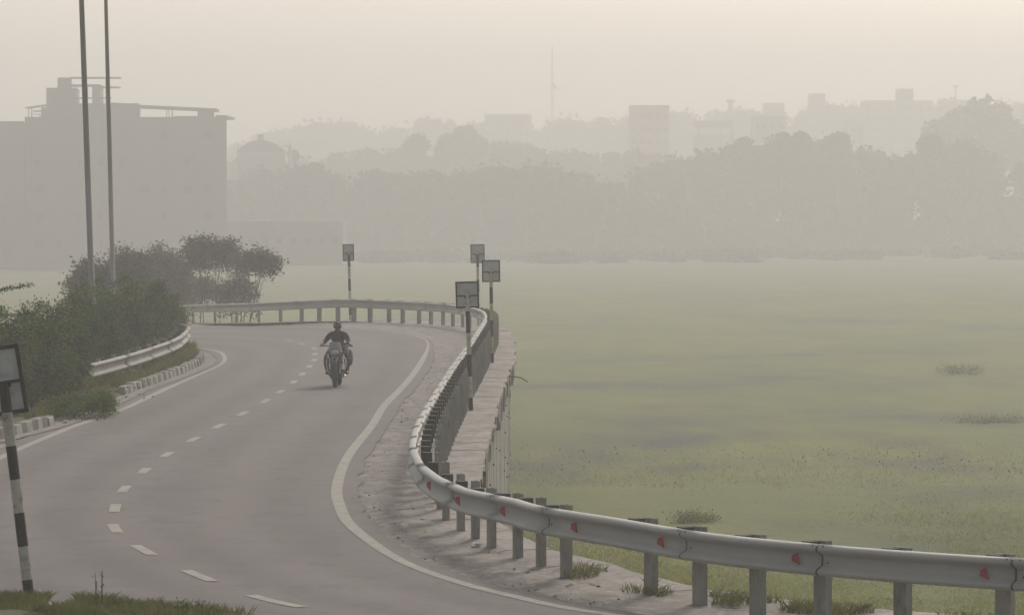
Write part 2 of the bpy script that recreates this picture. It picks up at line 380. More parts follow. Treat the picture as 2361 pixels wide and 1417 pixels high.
# ------------------------------------------------------------------ terrain below and beside the road
Axy = np.array([[p.x, p.y, p.z] for p in PA]); Bxy = np.array([[p.x, p.y, p.z] for p in PB]); Lxy = np.array([[p.x, p.y, p.z] for p in LQ])
def signed(P, Q):
    "distance to polyline P, positive on its outer (right hand) side"
    d2 = ((P[:, :2] - Q) ** 2).sum(1); i = int(d2.argmin()); j = min(max(i, 1), len(P) - 2)
    t = P[j + 1, :2] - P[j - 1, :2]; v = Q - P[i, :2]
    return (1 if (t[1] * v[0] - t[0] * v[1]) > 0 else -1) * math.sqrt(d2[i]), P[i, 2]
def verge_z(x, y):
    q = np.array([x, y]); dl, zl = signed(Lxy, q)
    if dl > -.75: return -5.2
    da, za = signed(Axy, q)
    if da > -.75: return min(za, zl) - .08
    k = -da; z = za + .10 + .05 * noise.noise(Vector((x * .7, y * .7, 0)))
    st = 3.2 if y > 46 else 60
    if k > st: z -= (k - st) * .5
    return max(z, -5.2)
gx = np.arange(-36, 18, .45); gy = np.concatenate([np.arange(-8, 30, 3.0), np.arange(30, 172, .7)])
V = np.array([[x, y, verge_z(x, y)] for y in gy for x in gx]); nx = len(gx)
idx = np.arange(len(V)).reshape(len(gy), nx)
Q = np.stack([idx[:-1, :-1], idx[:-1, 1:], idx[1:, 1:], idx[1:, :-1]], -1).reshape(-1, 4)
Q = Q[(V[Q][:, :, 2] > -5.15).any(1)]
o = np_mesh('verge_ground', V, Q, ['verge']); setp(o, kind='structure'); o.data.polygons.foreach_set('use_smooth', [True] * len(o.data.polygons))

# field sheet, finer where the camera sees it close
fx = np.concatenate([np.arange(-330, -30, 12.), np.arange(-30, 66, 1.0), np.arange(66, 340, 12.)]); fy = np.concatenate([np.arange(-30, 60, 10.), np.arange(60, 180, 1.0), np.arange(180, 400, 2.), np.arange(400, 1436, 14.)])
V = np.array([[x, y, FZ + .16 * noise.noise(Vector((x * .09, y * .05, 0))) + .05 * noise.noise(Vector((x * .5, y * .3, 2)))] for y in fy for x in fx]); nx = len(fx)
idx = np.arange(len(V)).reshape(len(fy), nx)
Q = np.stack([idx[:-1, :-1], idx[:-1, 1:], idx[1:, 1:], idx[1:, :-1]], -1).reshape(-1, 4)
field = np_mesh('field', V, Q, ['field']); setp(field, kind='structure'); field.data.polygons.foreach_set('use_smooth', [True] * len(field.data.polygons))

def fieldpt(px, py):
    d = (CH - FZ) * F / (py - HY); return Vector(((px - CX) * d / F, d, FZ))
rg = np.random.default_rng(11)
# low dark reed strips along the ditches of the field
def reeds(lines, name, m, hgt, dens, wid, label):
    Cs = []
    for ln in lines:
        P_ = Path([fieldpt(*p) for p in ln]); n = int(P_.L * dens)
        for k in range(n):
            s_ = rg.uniform(0, P_.L); p = P_.at(s_); e = math.sin(PI * min(1, max(0, s_ / P_.L))) ** .4
            if noise.noise(Vector((p.x * .35, p.y * .1, 3))) < -.22: continue
            Cs.append((p.x + rg.normal() * wid * .5, p.y + rg.normal() * wid * e * 1.8, FZ - .05))
    V_, F_ = blade_cards(np.array(Cs), hgt, .045, rg, .6)
    o = np_mesh(name, V_, F_, [m]); setp(o, label, 'plants', kind='stuff')
LINES = [[(1195, 893), (1330, 888), (1430, 884), (1540, 893)], [(1225, 1085), (1300, 1058), (1420, 1038), (1520, 1018)], [(1505, 983), (1560, 992), (1645, 1006)],
       [(2080, 962), (2200, 968), (2361, 962)], [(1690, 876), (1800, 872), (1940, 868)], [(1560, 828), (1800, 818), (2100, 812)], [(1200, 1108), (1330, 1112)],
       [(1690, 1046), (1820, 1050), (2000, 1042), (2180, 1086)], [(1740, 742), (1900, 738), (2050, 740)], [(1480, 1078), (1640, 1068)], [(1650, 680), (1900, 672)], [(2200, 1150), (2361, 1140)],
       [(2030, 1015), (2250, 1085), (2361, 1080)], [(1380, 832), (1500, 826)], [(1900, 625), (2361, 618)], [(1500, 640), (1800, 634)]]
band = np.zeros(len(V))
def seg(ax, ay, bx_, by_, w):
    px_, py_ = V[:, 0], V[:, 1]; dx, dy = bx_ - ax, by_ - ay; t = np.clip(((px_ - ax) * dx + (py_ - ay) * dy) / (dx * dx + dy * dy + 1e-9), 0, 1)
    return np.exp(-(((px_ - ax - t * dx) / (w * .55)) ** 2 + ((py_ - ay - t * dy) / w) ** 2))
for li, ln in enumerate(LINES):
    P_ = [fieldpt(*p) for p in ln]
    for a, b in zip(P_, P_[1:]): band = np.maximum(band, seg(a.x, a.y, b.x, b.y, (1.6 + .012 * a.y) * (1.3 if li in (1, 3) else 1)) * (1 if li in (0, 1, 2, 3) else .6))
nzv = np.array([noise.noise(Vector((v[0] * .45, v[1] * .16, 3))) for v in V]); band *= np.clip(.75 + nzv * 1.6, 0, 1.3)
band = np.maximum(band, np.clip((V[:, 1] - 330) / 300, 0, 1) * np.clip(.8 + nzv * .5, 0, 1))   # rough scrub towards the trees
mot = np.array([noise.noise(Vector((v[0] * .12, v[1] * .035, 9))) * .6 + noise.noise(Vector((v[0] * .5, v[1] * .12, 5))) * .4 for v in V])
at1 = field.data.attributes.new('band', 'FLOAT', 'POINT'); at1.data.foreach_set('value', band.astype(np.float32))
at2 = field.data.attributes.new('mottle', 'FLOAT', 'POINT'); at2.data.foreach_set('value', mot.astype(np.float32))
nt = M['field'].node_tree; b_ = nt.nodes['Principled BSDF']; src = b_.inputs['Base Color'].links[0].from_socket
a1 = nd(nt, 'ShaderNodeAttribute', attribute_name='band'); a2 = nd(nt, 'ShaderNodeAttribute', attribute_name='mottle')
mr = nd(nt, 'ShaderNodeMapRange'); mr.inputs[1].default_value = -.35; mr.inputs[2].default_value = .35; mr.inputs[3].default_value = 0; mr.inputs[4].default_value = .55; nt.links.new(a2.outputs['Fac'], mr.inputs[0])
x1 = nd(nt, 'ShaderNodeMix', data_type='RGBA'); nt.links.new(mr.outputs[0], x1.inputs[0]); nt.links.new(src, x1.inputs[6]); x1.inputs[7].default_value = (.20, .20, .014, 1)
x2 = nd(nt, 'ShaderNodeMix', data_type='RGBA'); nt.links.new(a1.outputs['Fac'], x2.inputs[0]); nt.links.new(x1.outputs[2], x2.inputs[6]); x2.inputs[7].default_value = (.05, .055, .03, 1)
nt.links.new(x2.outputs[2], b_.inputs['Base Color'])
reeds(LINES, 'reeds', 'reed', .08, 4, 1.5, 'sparse dark reeds growing in broken strips along the field ditches')
# short grass tufts on the near part of the field
Cs = []
for k in range(60000):
    py = 1000 + 460 * math.sqrt(rg.random()); px = rg.uniform(1150, 2420); p = fieldpt(px, py)
    Cs.append((p.x, p.y, FZ - .03))
V_, F_ = blade_cards(np.array(Cs), .10, .022, rg, .7)
o = np_mesh('field_tufts', V_, F_, ['fieldgrass', 'drygrass'], (rg.random(len(F_)) < .1).astype(int)); setp(o, 'short yellow green grass tufts covering the near part of the field', 'grass', kind='stuff')

# ------------------------------------------------------------------ kerb
KP = Path(catmull([(-8.9, 60.5, 0), (-8.45, 63, 0), (-8.3, 64.5, 0), (-8.0, 67.8, 0), (-7.9, 71.5, 0), (-7.85, 74.6, 0), (-7.83, 80.2, 0), (-7.6, 86.8, 0), (-7.52, 92.5, 0), (-7.7, 96.7, 0), (-8.1, 99, 0), (-8.7, 101, 0)], 8))
kerb = thing('kerb', 'broken black and white painted kerb along the left edge of the road', 'kerb', KP.at(0))
kl = Vector(KP.at(0))
def kerb_run(s0, s1, tilt=0):
    mb = MB(); s_ = s0; k = 0; rn = random.Random(int(s0 * 10))
    while s_ < s1:
        ln = .42; p = KP.at(s_); q = KP.at(min(s1, s_ + ln)); t = (q - p).normalized(); n_ = Vector((t.y, -t.x, 0)); h = .16 + rn.uniform(-.02, .02)
        j = Vector((rn.uniform(-.015, .015), rn.uniform(-.015, .015), 0)) - kl
        q = q - t * .012
        v = [p + n_ * .09 + j, q + n_ * .09 + j, q - n_ * .11 + j, p - n_ * .11 + j]
        w = [p + n_ * (.05 + tilt) + j, q + n_ * (.05 + tilt) + j, q - n_ * (.10 - tilt) + j, p - n_ * (.10 - tilt) + j]
        v = [up(a, -.1) for a in v] + [up(a, h) for a in w]
        mb.add(v, [(3, 2, 1, 0), (4, 5, 6, 7), (0, 1, 5, 4), (1, 2, 6, 5), (2, 3, 7, 6), (3, 0, 4, 7)], k % 2); s_ += ln; k += 1
    o = mb.build('kerb_run', ['kerb_w', 'kerb_k'], kerb, bevel=.015); return o
kerb_run(0, KP.near((-8.0, 68.0))); kerb_run(KP.near((-7.85, 73.6)), KP.near((-7.85, 73.6)) + 1.2, .03); kerb_run(KP.near((-7.83, 78.8)), KP.L)
g = []
for side_off in (.12, .36):
    g.append([up(KP.at(KP.L * i / 120) + Vector((KP.tan(KP.L * i / 120).y, -KP.tan(KP.L * i / 120).x, 0)) * (side_off + .03 * noise.noise(Vector((i * .4, side_off, 0)))), .012) for i in range(121)])
setp(strip(g).build('gutter', 'gutter'), kind='structure')
setp(strip([[off(i, .3, -1) - Vector((0, 0, .012)) for i in range(60, 180)], [off(i, .85, -1) - Vector((0, 0, .0)) for i in range(60, 180)]]).build('gutter_soil', 'dirt'), kind='structure')

# ------------------------------------------------------------------ guardrails
WPROF = [(0, .158), (.03, .156), (.065, .146), (.084, .126), (.086, .108), (.074, .088), (.014, .056), (.006, .04), (.006, -.04), (.014, -.056), (.074, -.088), (.086, -.108), (.084, -.126), (.065, -.146), (.03, -.156), (0, -.158)]
WPROF = [(o_, z_ * .9) for o_, z_ in WPROF]
def out_n(P, s_, side):
    t = P.tan(s_, .4); return Vector((-t.y, t.x, 0)).normalized() * side
def make_beam(P, zt, s0, s1, side, extra, origin, step=.35):
    "a W beam section between arc lengths, zt(s) = top height; side=+1: road lies to the left of the path"
    mb = MB(); n = max(2, int((s1 - s0) / step) + 1); ring = []; k = len(WPROF)
    for a in range(n + 1):
        s_ = s0 + (s1 - s0) * a / n; p = P.at(s_); p = p.lerp(P.at(s0).lerp(P.at(s1), a / n), .4 if P.at(s0).y < 60 else .15); nn = out_n(P, s_, side); zc = zt(s_) - .143
        for sh in (0, -.007):
            for o_, z_ in WPROF: ring.append(Vector((p.x, p.y, zc + z_)) + nn * (o_ + sh + extra) - origin)
    fs = []
    for a in range(n):
        b0 = a * 2 * k; b1 = b0 + 2 * k
        for j in range(k - 1):
            fs.append((b0 + j, b0 + j + 1, b1 + j + 1, b1 + j)); fs.append((b0 + k + j, b1 + k + j, b1 + k + j + 1, b0 + k + j + 1))
        fs.append((b0, b1, b1 + k, b0 + k)); fs.append((b0 + k - 1, b0 + 2 * k - 1, b1 + 2 * k - 1, b1 + k - 1))
    for b0 in (0, n * 2 * k):
        for j in range(k - 1): fs.append((b0 + j, b0 + k + j, b0 + k + j + 1, b0 + j + 1))
    return mb.add(ring, fs)
def guardrail(root, P, zt, zb, posts, side, origin, boff, refl, step=.35, bolts=True, lean=0, steel='steel'):
    "posts: arc lengths. P = beam back line"
    for i, s_ in enumerate(posts):
        p = P.at(s_); nn = out_n(P, s_, side); t = P.tan(s_, .4); z1 = zt(s_) + .004; z0 = zb(s_) - .12
        rm = Matrix(((t.x, nn.x, 0), (t.y, nn.y, 0), (0, 0, 1)))
        mb = MB(); c = p - nn * (boff + .05) - origin; h = z1 - z0; zc = (z0 + z1) / 2
        # channel: web across the rail and two flanges
        mb.box((c.x, c.y, zc), (.15, .009, h), mtx=rm)
        rn = random.Random(i * 7); 
        for sg in (-1, 1):
            q = c + t * sg * .0705 - nn * .041; mb.box((q.x, q.y, zc - .001), (.009, .073, h - .002), mtx=rm)
        post = mb.build('post', 'post', root)
        if lean: pass
        sp = MB(); q = p - nn * (boff * .5 + .03) - origin; zc2 = zt(s_) - .155
        sp.box((q.x, q.y, zc2 + .028), (.13, boff - .08, .26), mtx=rm)
        sp.build('spacer_block', 'block', post)
    js = [0] + [max(0, posts[i] - .28) for i in range(2, len(posts) - 1, 2)] + [P.L]
    for i, (a, b) in enumerate(zip(js, js[1:])):
        sec = make_beam(P, zt, a + .008, b - .008, side, (.004 if i % 2 else 0), origin, step).build('rail_section', steel, root, smooth=False)
        for pl in sec.data.polygons: pl.use_smooth = True
        if bolts and i > 0 and P.at(a).y < 56:
            for sb, ks in ((a - .07, ((.062, .131), (.006, -.02))), (a + .06, ((.062, .131),))):
                nn = out_n(P, sb, side); p = P.at(sb)
                for o_, z_ in ks:
                    mb = MB(); mb.ball(Vector((p.x, p.y, zt(sb) - .143 + z_)) + nn * (o_ + .004) - origin, .009, 0, 6, 4); mb.build('bolt', 'bolt', root, smooth=True)
            make_beam(P, zt, a - .012, a + .012, side, .003, origin, 1).build('joint_strip', 'bolt', root)
    for s_ in refl:
        p = P.at(s_); nn = out_n(P, s_, side); t = P.tan(s_, .4); c = Vector((p.x, p.y, zt(s_) - .143)) + nn * .045 - origin
        mb = MB(); a = -t * .012; b = t * .012
        v = []
        for k_ in (a, b):
            v += [c + k_ - nn * .035 + Vector((0, 0, -.055)), c + k_ + nn * .045 + Vector((0, 0, -.035)), c + k_ + nn * .045 + Vector((0, 0, .035)), c + k_ - nn * .035 + Vector((0, 0, .055))]
        # broad face turned to the traffic
        wv = [c + t * .036 * sg + nn * (.03 * (sg > 0) + .012 * o2) + Vector((0, 0, z)) for o2 in (0, 1) for sg, z in ((-1, -.055), (1, -.02), (.7, .03), (-.2, .05))]
        mb.add(wv, [(0, 1, 2, 3), (7, 6, 5, 4), (0, 4, 5, 1), (1, 5, 6, 2), (2, 6, 7, 3), (3, 7, 4, 0)])
        mb.build('reflector', 'red', root)

RP = [(8.3, 31.4), (7.3, 31.9), (6.3, 32.5), (5.3, 33.1), (4.35, 33.75), (3.5, 34.45), (2.84, 35.2), (2.2, 35.95), (1.7, 36.85), (1.27, 37.8), (.47, 39.6), (.22, 40.75), (-.02, 41.75),
      (-.31, 42.95), (-.5, 44.1), (-.68, 45.2), (-.88, 46.8), (-.99, 48.6), (-1.05, 50.6), (-1.09, 54.5), (-1.06, 60.4), (-1.01, 65.5), (-.96, 69.5), (-.9, 75.8), (-.80, 82), (-.66, 92), (-.55, 102), (-.5, 109),
      (-.72, 116), (-1.45, 121.5), (-2.45, 125.0), (-4.3, 128.2), (-5.7, 129.2), (-8.0, 133, -.18), (-10.1, 142, -.46), (-12.7, 152, -.76), (-15, 160, -1.0)]
RP = [Vector((*p, 0)) if len(p) == 2 else Vector(p) for p in RP]
post_path = Path(catmull(RP, 8)); BOFF = .20
bp = []
for i, p in enumerate(post_path.p):
    bp.append(p + out_n(post_path, post_path.s[i], 1) * BOFF)
RB = Path(bp)
# top heights read from the photograph at a few stations
zs_k = [(0, .75), (RB.near((1.2, 37.9)), .745), (RB.near((.3, 40.5)), .735), (RB.near((-.5, 42.9)), .665), (RB.near((-.9, 44.8)), .66), (RB.near((-1.2, 47.5)), .72), (RB.near((-1.2, 60)), .745), (RB.near((-1, 110)), .74), (RB.L, .74)]
def zt_o(s_): return float(np.interp(s_, [a for a, b in zs_k], [b for a, b in zs_k])) + RB.at(s_).z + .012 * noise.noise(Vector((s_ * .21, 0, 0))) + (.02 * noise.noise(Vector((s_ * .13, 4, 0))) if s_ > 25 else 0)
posts = [RB.near((p.x - .1, p.y)) for p in RP[:17]]
s_ = posts[-1] + 1.7
s_far = RB.near((-1.3, 120.5))
while s_ < s_far - 1: posts.append(s_); s_ += 1.17
far_px = [1062, 1046, 1024, 1002, 975, 948, 911, 880, 843, 805, 763, 720, 678, 628, 578, 528, 478, 428, 380]
cand = [i for i, q in enumerate(RB.p) if RB.s[i] > s_far - 3]
fpx = [CX + RB.p[i].x * F / RB.p[i].y for i in cand]; fs_ = [RB.s[i] for i in cand]
order = np.argsort(fpx)
for x in far_px: posts.append(float(np.interp(x, np.array(fpx)[order], np.array(fs_)[order])))
posts = sorted(set(round(p, 2) for p in posts)); posts = [p for i, p in enumerate(posts) if i == 0 or p - posts[i - 1] > .3]
g0 = Vector((1.27, 37.8, 0))
gr = thing('guardrail', 'long grey W-beam guardrail sweeping round the outer side of the bend', 'guardrail', g0)
def s_at_px(px, lo, hi):
    best = min((abs(CX + RB.p[i].x * F / RB.p[i].y - px), RB.s[i]) for i in range(len(RB.p)) if lo < RB.p[i].y < hi); return best[1]
refl = [s_at_px(x, 30, 50) for x in (2268, 1843, 1540, 1328, 1175, 1068)] + [s_at_px(1003, 42, 50)]
guardrail(gr, RB, zt_o, lambda s_: RB.at(s_).z, posts, 1, g0, BOFF, refl)

ip = [at(203, 839, 77.5), at(260, 825, 81), at(330, 805, 86), at(395, 783, 93), at(420, 768, 98), at(432, 752, 104), at(418, 746, 109), at(395, 742, 113)]
IB = Path(catmull([(p.x, p.y, 0) for p in ip], 8)); 
zi = [(IB.near(p), p.z) for p in ip]
def zt_i(s_): return float(np.interp(s_, [a for a, b in zi], [b for a, b in zi]))
g1 = Vector((ip[2].x, ip[2].y, 0))
gi = thing('guardrail', 'short dusty pale guardrail half buried in bushes on the inner left side of the bend', 'guardrail', g1)
guardrail(gi, IB, zt_i, lambda s_: 0, [1 + 2.3 * k for k in range(int(IB.L / 2.3))], -1, g1, .2, [], bolts=False, steel='dusty_steel')

# ------------------------------------------------------------------ road signs seen from behind
def sign(px, py, d, hgt, lean, pw, ph, prad, label, yaw=0, base_z=None, stripe=.32, px_plate_off=0, cols=('black', 'white'), plate_tilt=0):
    b = at(px, py, d)
    root = thing('road_sign', label, 'road sign', b, 'square signs on striped posts along the bend', rot=(0, lean, yaw))
    mb = MB(); z = -.15; k = 0; top = hgt - ph * .52
    segs = [z]; 
    while segs[-1] < top - .01: segs.append(min(top, segs[-1] + stripe))
    for k, (a, c) in enumerate(zip(segs, segs[1:])): mb.tube([(0, 0, a), (0, 0, c)], prad, k % 2, 14)
    mb.build('post', list(cols), root, smooth=False)
    zc = hgt - ph / 2
    pl = MB(); pl.box((px_plate_off, prad + .045, 0), (pw - .01, .004, ph - .01)); o = pl.build('sign_plate', 'plate', root); o.location = (0, 0, zc); o.rotation_euler = (0, plate_tilt, 0)
    fr = MB(); w = .028 if pw < .5 else .04
    x0 = px_plate_off
    fr.box((x0, prad + .026, ph / 2 - w / 2), (pw, .025, w)); fr.box((x0, prad + .026, -ph / 2 + w / 2), (pw, .025, w))
    for sg in (-1, 1): fr.box((x0 + sg * (pw / 2 - w / 2), prad + .026, 0), (w, .023, ph - 2 * w))
    fr.box((x0, prad + .024, -.02), (pw - 2 * w, .02, w * .8))
    f_ = fr.build('frame', 'black', root); f_.location = (0, 0, zc); f_.rotation_euler = (0, plate_tilt, 0)
    cl = MB(); cl.box((0, prad * .5, zc - .04), (prad * 2.6, prad * 2.4, .05)); cl.build('clamp', 'black', root)
    return root
sign(65, 1378, 37.6, 2.44, R(-6.6), .60, .67, .052, 'tilted square sign on black and white post at the left edge of the picture', yaw=R(6), stripe=.325, px_plate_off=-.105, plate_tilt=R(-2.2))
sign(1086, 948, 72.1, 2.40, R(-1.9), .43, .49, .042, 'nearest sign beside the ledge, standing lower than the two signs behind it', stripe=.40)
sign(1135, 838, 94.3, 2.50, R(-.9), .44, .53, .042, 'sign at the right, its post foot on the ledge behind the guardrail', yaw=R(-4), stripe=.40, cols=('black', 'yellow'))
sign(1103, 748, 125.5, 2.58, R(-.7), .455, .60, .046, 'tallest looking of the three clustered signs, its post partly hidden by another sign', stripe=.40, cols=('white', 'black'))
sign(808, 743, 129.8, 2.60, R(-1.4), .38, .56, .045, 'lone sign behind the middle of the far guardrail', yaw=R(14), stripe=.40, cols=('white', 'black'))
sign(290, 738, 150, 2.5, 0, .36, .45, .045, 'faint small sign among the trees beside the right hand lamp pole', yaw=R(10), stripe=.4)

# ------------------------------------------------------------------ lamp poles
def lamp_pole(bx, by, tx, d, r0, r1, label, h=12.5):
    b = at(bx, by, d); b.z = -.9
    root = thing('lamp_pole', label, 'lamp pole', b, 'lamp poles above the bushes')
    top = at(tx, 0, d); dirv = (top - at(bx, by, d)); dirv /= dirv.z
    mb = MB(); mb.tube([Vector((0, 0, 0)) + dirv * 0, dirv * (h * .5), dirv * h], [r0, (r0 + r1) / 2, r1 * .8], 0, 14); mb.build('pole', 'pole', root, smooth=True)
    bb = MB(); bb.box((0, 0, .02), (.4, .4, .04)); bb.tube([(0, 0, .04), (0, 0, .35)], r0 * 1.25, 0, 12); bb.build('base_plate', 'pole', root)
    t = dirv * h; am = MB(); am.tube([t, t + Vector((.5, 0, .35)), t + Vector((1.3, 0, .5))], .035, 0, 8); am.build('arm', 'pole', root, smooth=True)
    hd = MB(); hd.box(t + Vector((1.6, 0, .5)), (.62, .22, .1)); hd.build('lamp_head', 'plate', root, bevel=.02)
lamp_pole(219, 668, 197, 101, .082, .072, 'nearer and thicker of the two tall grey lamp poles, on the left')
lamp_pole(264, 640, 249.5, 124, .078, .066, 'farther and thinner of the two tall grey lamp poles, on the right')

# ------------------------------------------------------------------ plants
def crown_pts(c, rad, nclump, per, spread, rg, flat_=.8, shell=.45):
    c = np.array(c); rad = np.array(rad)
    d = rg.normal(size=(nclump, 3)); d /= np.linalg.norm(d, axis=1)[:, None]
    d[:, 2] = np.where(d[:, 2] < -.5, -d[:, 2] * .5, d[:, 2])
    r = shell + (1 - shell) * rg.random(nclump) ** .6
    wob = np.array([1 + .35 * noise.noise(Vector(tuple(q * 1.6)) + Vector(tuple(c))) for q in d])
    K = c + d * rad * (r * wob)[:, None]
    P_ = np.repeat(K, per, 0) + rg.normal(size=(nclump * per, 3)) * spread * np.array([1, 1, flat_])
    return K, P_
def plant(name, label, cat, base, c, rad, nclump, per, spread, leaf, mats, seed, group=None, wts=(.45, .35, .2), trunks=3, tr=.05, sprays=0, core=0.0):
    rg = np.random.default_rng(seed); root = thing(name, label, cat, base, group); base = np.array(base); c = np.array(c) - base
    K, P_ = crown_pts(c, rad, nclump, per, spread, rg)
    if sprays:   # wispy twigs beyond the crown
        for k in range(sprays):
            a = rg.normal(size=3); a /= np.linalg.norm(a); a[2] = abs(a[2]) * .8 + .1; st = c + a * np.array(rad) * .9
            n = 16; L = rg.uniform(.25, .6) * max(rad) * .7; tt = np.linspace(0, 1, n)[:, None]
            P_ = np.vstack([P_, st + a * tt * L - np.array([0, 0, .25]) * (tt ** 2) * L + rg.normal(size=(n, 3)) * .03])
    V_, F_ = leaf_cards(P_, leaf, rg, .5, .2)
    mi = rg.choice(len(mats), len(F_), p=wts)
    # clumps share a tone
    cl = np.repeat(rg.choice(len(mats), nclump, p=wts), per); mi[:len(cl)] = np.where(rg.random(len(cl)) < .82, cl, mi[:len(cl)])
    np_mesh('foliage', V_, F_, mats, mi, root)
    mb = MB()
    for k in range(trunks):
        a = 2 * PI * k / trunks + rg.random(); e = Vector((c[0] + math.cos(a) * rad[0] * .4, c[1] + math.sin(a) * rad[1] * .4, c[2] + rad[2] * .1))
        mid = e * .5 + Vector((rg.normal() * .1 * rad[0], 0, -.05)); st = Vector((math.cos(a) * tr, math.sin(a) * tr, -.1))
        mb.tube([st, mid, e], [tr, tr * .7, tr * .35], 0, 6)
        for j in range(7):
            q = Vector(tuple(K[rg.integers(nclump)])); mb.tube([mid.lerp(e, rg.random()), (e + q) * .5 + Vector((0, 0, -.04)), q], [tr * .35, tr * .2, tr * .08], 0, 5)
    mb.build('trunk', 'bark', root)
    return root
LM = ['leaf_a', 'leaf_b', 'leaf_c']
bushes = [  # px, ytop, d, half width px, label
 (-5, 706, 73, 75, 'bush at the far left edge, behind the tilted striped sign'),
 (88, 702, 78, 62, 'rounded green bush next to the leftmost bush'),
 (158, 676, 84, 62, 'bush left of the nearer lamp pole with wispy twigs on top'),
 (222, 655, 90, 58, 'tallest green bush at the foot of the nearer lamp pole'),
 (288, 640, 97, 62, 'bush below the farther lamp pole with bright green top'),
 (350, 652, 104, 58, 'dark bush behind the middle of the inner guardrail'),
 (388, 692, 112, 34, 'bush above the far end of the inner guardrail')]
for k, (px, yt, d, hw, lb) in enumerate(bushes):
    s_ = F / d; ztop = CH - (yt - HY) / s_; zb = -.3; b = at(px, 0, d); rz = (ztop - zb) * .5
    plant('bush', lb, 'bush', (b.x, d, zb), (b.x, d, zb + rz * .98), (hw / s_ * 1.08, 1.5, rz * 1.0), 230, 62, .085, .062, LM, 20 + k, 'bushes on the inner verge', (.36, .36, .28), 4, .04, 12)
low = [  # px, ybase, d, hw, h, label
 (40, 950, 69, 75, .95, 'low dense bush behind the striped kerb piece at the left'),
 (125, 930, 74, 60, .95, 'dark low bush between the striped kerb and the leftmost lamp pole'),
 (168, 905, 76, 42, .85, 'low bush covering the near end of the inner guardrail'),
 (300, 840, 92, 62, .95, 'low bush hanging over the middle of the inner guardrail from behind'),
 (362, 800, 100, 40, .9, 'low leafy bush behind the far half of the inner guardrail')]
for k, (px, yb, d, hw, h, lb) in enumerate(low):
    s_ = F / d; b = at(px, 0, d); b.x -= 0.55 if k in (3, 4) else .15
    plant('bush', lb, 'bush', (b.x, d, 0), (b.x, d, h * .5), (hw / s_, .9, h * .55), 150, 60, .07, .055, LM, 40 + k, 'bushes on the inner verge', (.4, .45, .15), 3, .03, 6)
q = flat(200, 958)
plant('shrub', 'grassy green shrub spilling over the kerb gap onto the white line', 'shrub', (-7.75, 70.3, 0), (-7.72, 70.6, .16), (.6, 2.0, .26), 150, 50, .06, .05, ['leaf_a', 'leaf_c', 'leaf_b'], 60, None, (.4, .55, .05), 3, .02, 10)
# leafy twig reaching in at the left edge
tw = thing('twig', 'thin leafy twig reaching in from the left edge above the bushes', 'branch', at(-60, 720, 60))
tb = at(-60, 720, 60); rg = np.random.default_rng(77)
path = catmull([at(-60, 720, 60), at(-30, 680, 60), at(0, 668, 60), at(35, 662, 60), at(73, 656, 60)], 8)
mb = MB(); mb.tube([p - tb for p in path], [.012 - .009 * i / len(path) for i in range(len(path))], 0, 5); mb.build('stem', 'bark', tw)
Pp = np.array([tuple(p - tb) for p in path[6:]]); Pp = np.repeat(Pp, 14, 0) + rg.normal(size=(len(Pp) * 14, 3)) * np.array([.03, .03, .022])
V_, F_ = leaf_cards(Pp, .035, rg); np_mesh('foliage', V_, F_, ['leaf_a', 'leaf_c'], (rg.random(len(F_)) < .35).astype(int), tw)

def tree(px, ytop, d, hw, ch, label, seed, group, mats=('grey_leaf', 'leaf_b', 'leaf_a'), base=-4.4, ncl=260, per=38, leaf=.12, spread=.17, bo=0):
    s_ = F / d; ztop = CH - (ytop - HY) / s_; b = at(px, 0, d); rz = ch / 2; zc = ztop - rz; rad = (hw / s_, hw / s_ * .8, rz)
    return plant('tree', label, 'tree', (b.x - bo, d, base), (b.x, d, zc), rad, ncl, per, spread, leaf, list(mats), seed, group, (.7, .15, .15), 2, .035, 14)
G = 'trees beyond the far guardrail'
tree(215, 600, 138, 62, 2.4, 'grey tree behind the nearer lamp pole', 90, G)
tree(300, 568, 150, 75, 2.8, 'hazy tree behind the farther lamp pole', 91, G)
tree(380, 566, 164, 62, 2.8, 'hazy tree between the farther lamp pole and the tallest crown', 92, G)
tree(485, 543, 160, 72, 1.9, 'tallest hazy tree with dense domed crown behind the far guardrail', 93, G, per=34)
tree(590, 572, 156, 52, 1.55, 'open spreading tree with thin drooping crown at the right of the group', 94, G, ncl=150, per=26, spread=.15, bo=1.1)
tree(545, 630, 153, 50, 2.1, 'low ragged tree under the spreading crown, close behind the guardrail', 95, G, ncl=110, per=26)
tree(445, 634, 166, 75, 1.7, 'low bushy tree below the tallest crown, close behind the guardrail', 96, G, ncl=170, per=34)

def grass_patch(fn, n, h, w, name, label, mats=('grass', 'drygrass'), seed=1, dry=.3, lean=.35):
    rg = np.random.default_rng(seed); C_ = []
    while len(C_) < n:
        p = fn(rg)
        if p is not None: C_.append(p)
    V_, F_ = blade_cards(np.array(C_), h, w, rg, lean)
    o = np_mesh(name, V_, F_, list(mats), (rg.random(len(F_)) < dry).astype(int)); setp(o, label, 'grass', kind='stuff')
def vz(x, y):
    return verge_z(x, y)
AP = Path(PA)
def f_verge(rg):
    s_ = rg.uniform(AP.near((-7.7, 60)), AP.near((-8.8, 106))); k = .72 + rg.random() ** 1.3 * 3.1; p = AP.at(s_); t = AP.tan(s_); q = p + Vector((-t.y, t.x, 0)).normalized() * k
    if noise.noise(Vector((q.x * .9, q.y * .4, 2))) < -.15: return None
    return (q.x, q.y, .04)
grass_patch(f_verge, 46000, .24, .016, 'verge_grass', 'rough green grass on the inner verge behind the kerb', seed=3)
def f_fore(rg):
    u = rg.random(); p = at(-60 + 640 * u ** 1.5, 0, rg.uniform(35.2, 37.6)); ymax = 37.75 - 1.9 * max(0, (p.x + 4.4)) / 2.2
    if p.y > ymax or noise.noise(Vector((p.x * 2.2, p.y * 2, 6))) < -.1 - .25 * (p.x < -4): return None
    return (p.x, p.y, -.02)
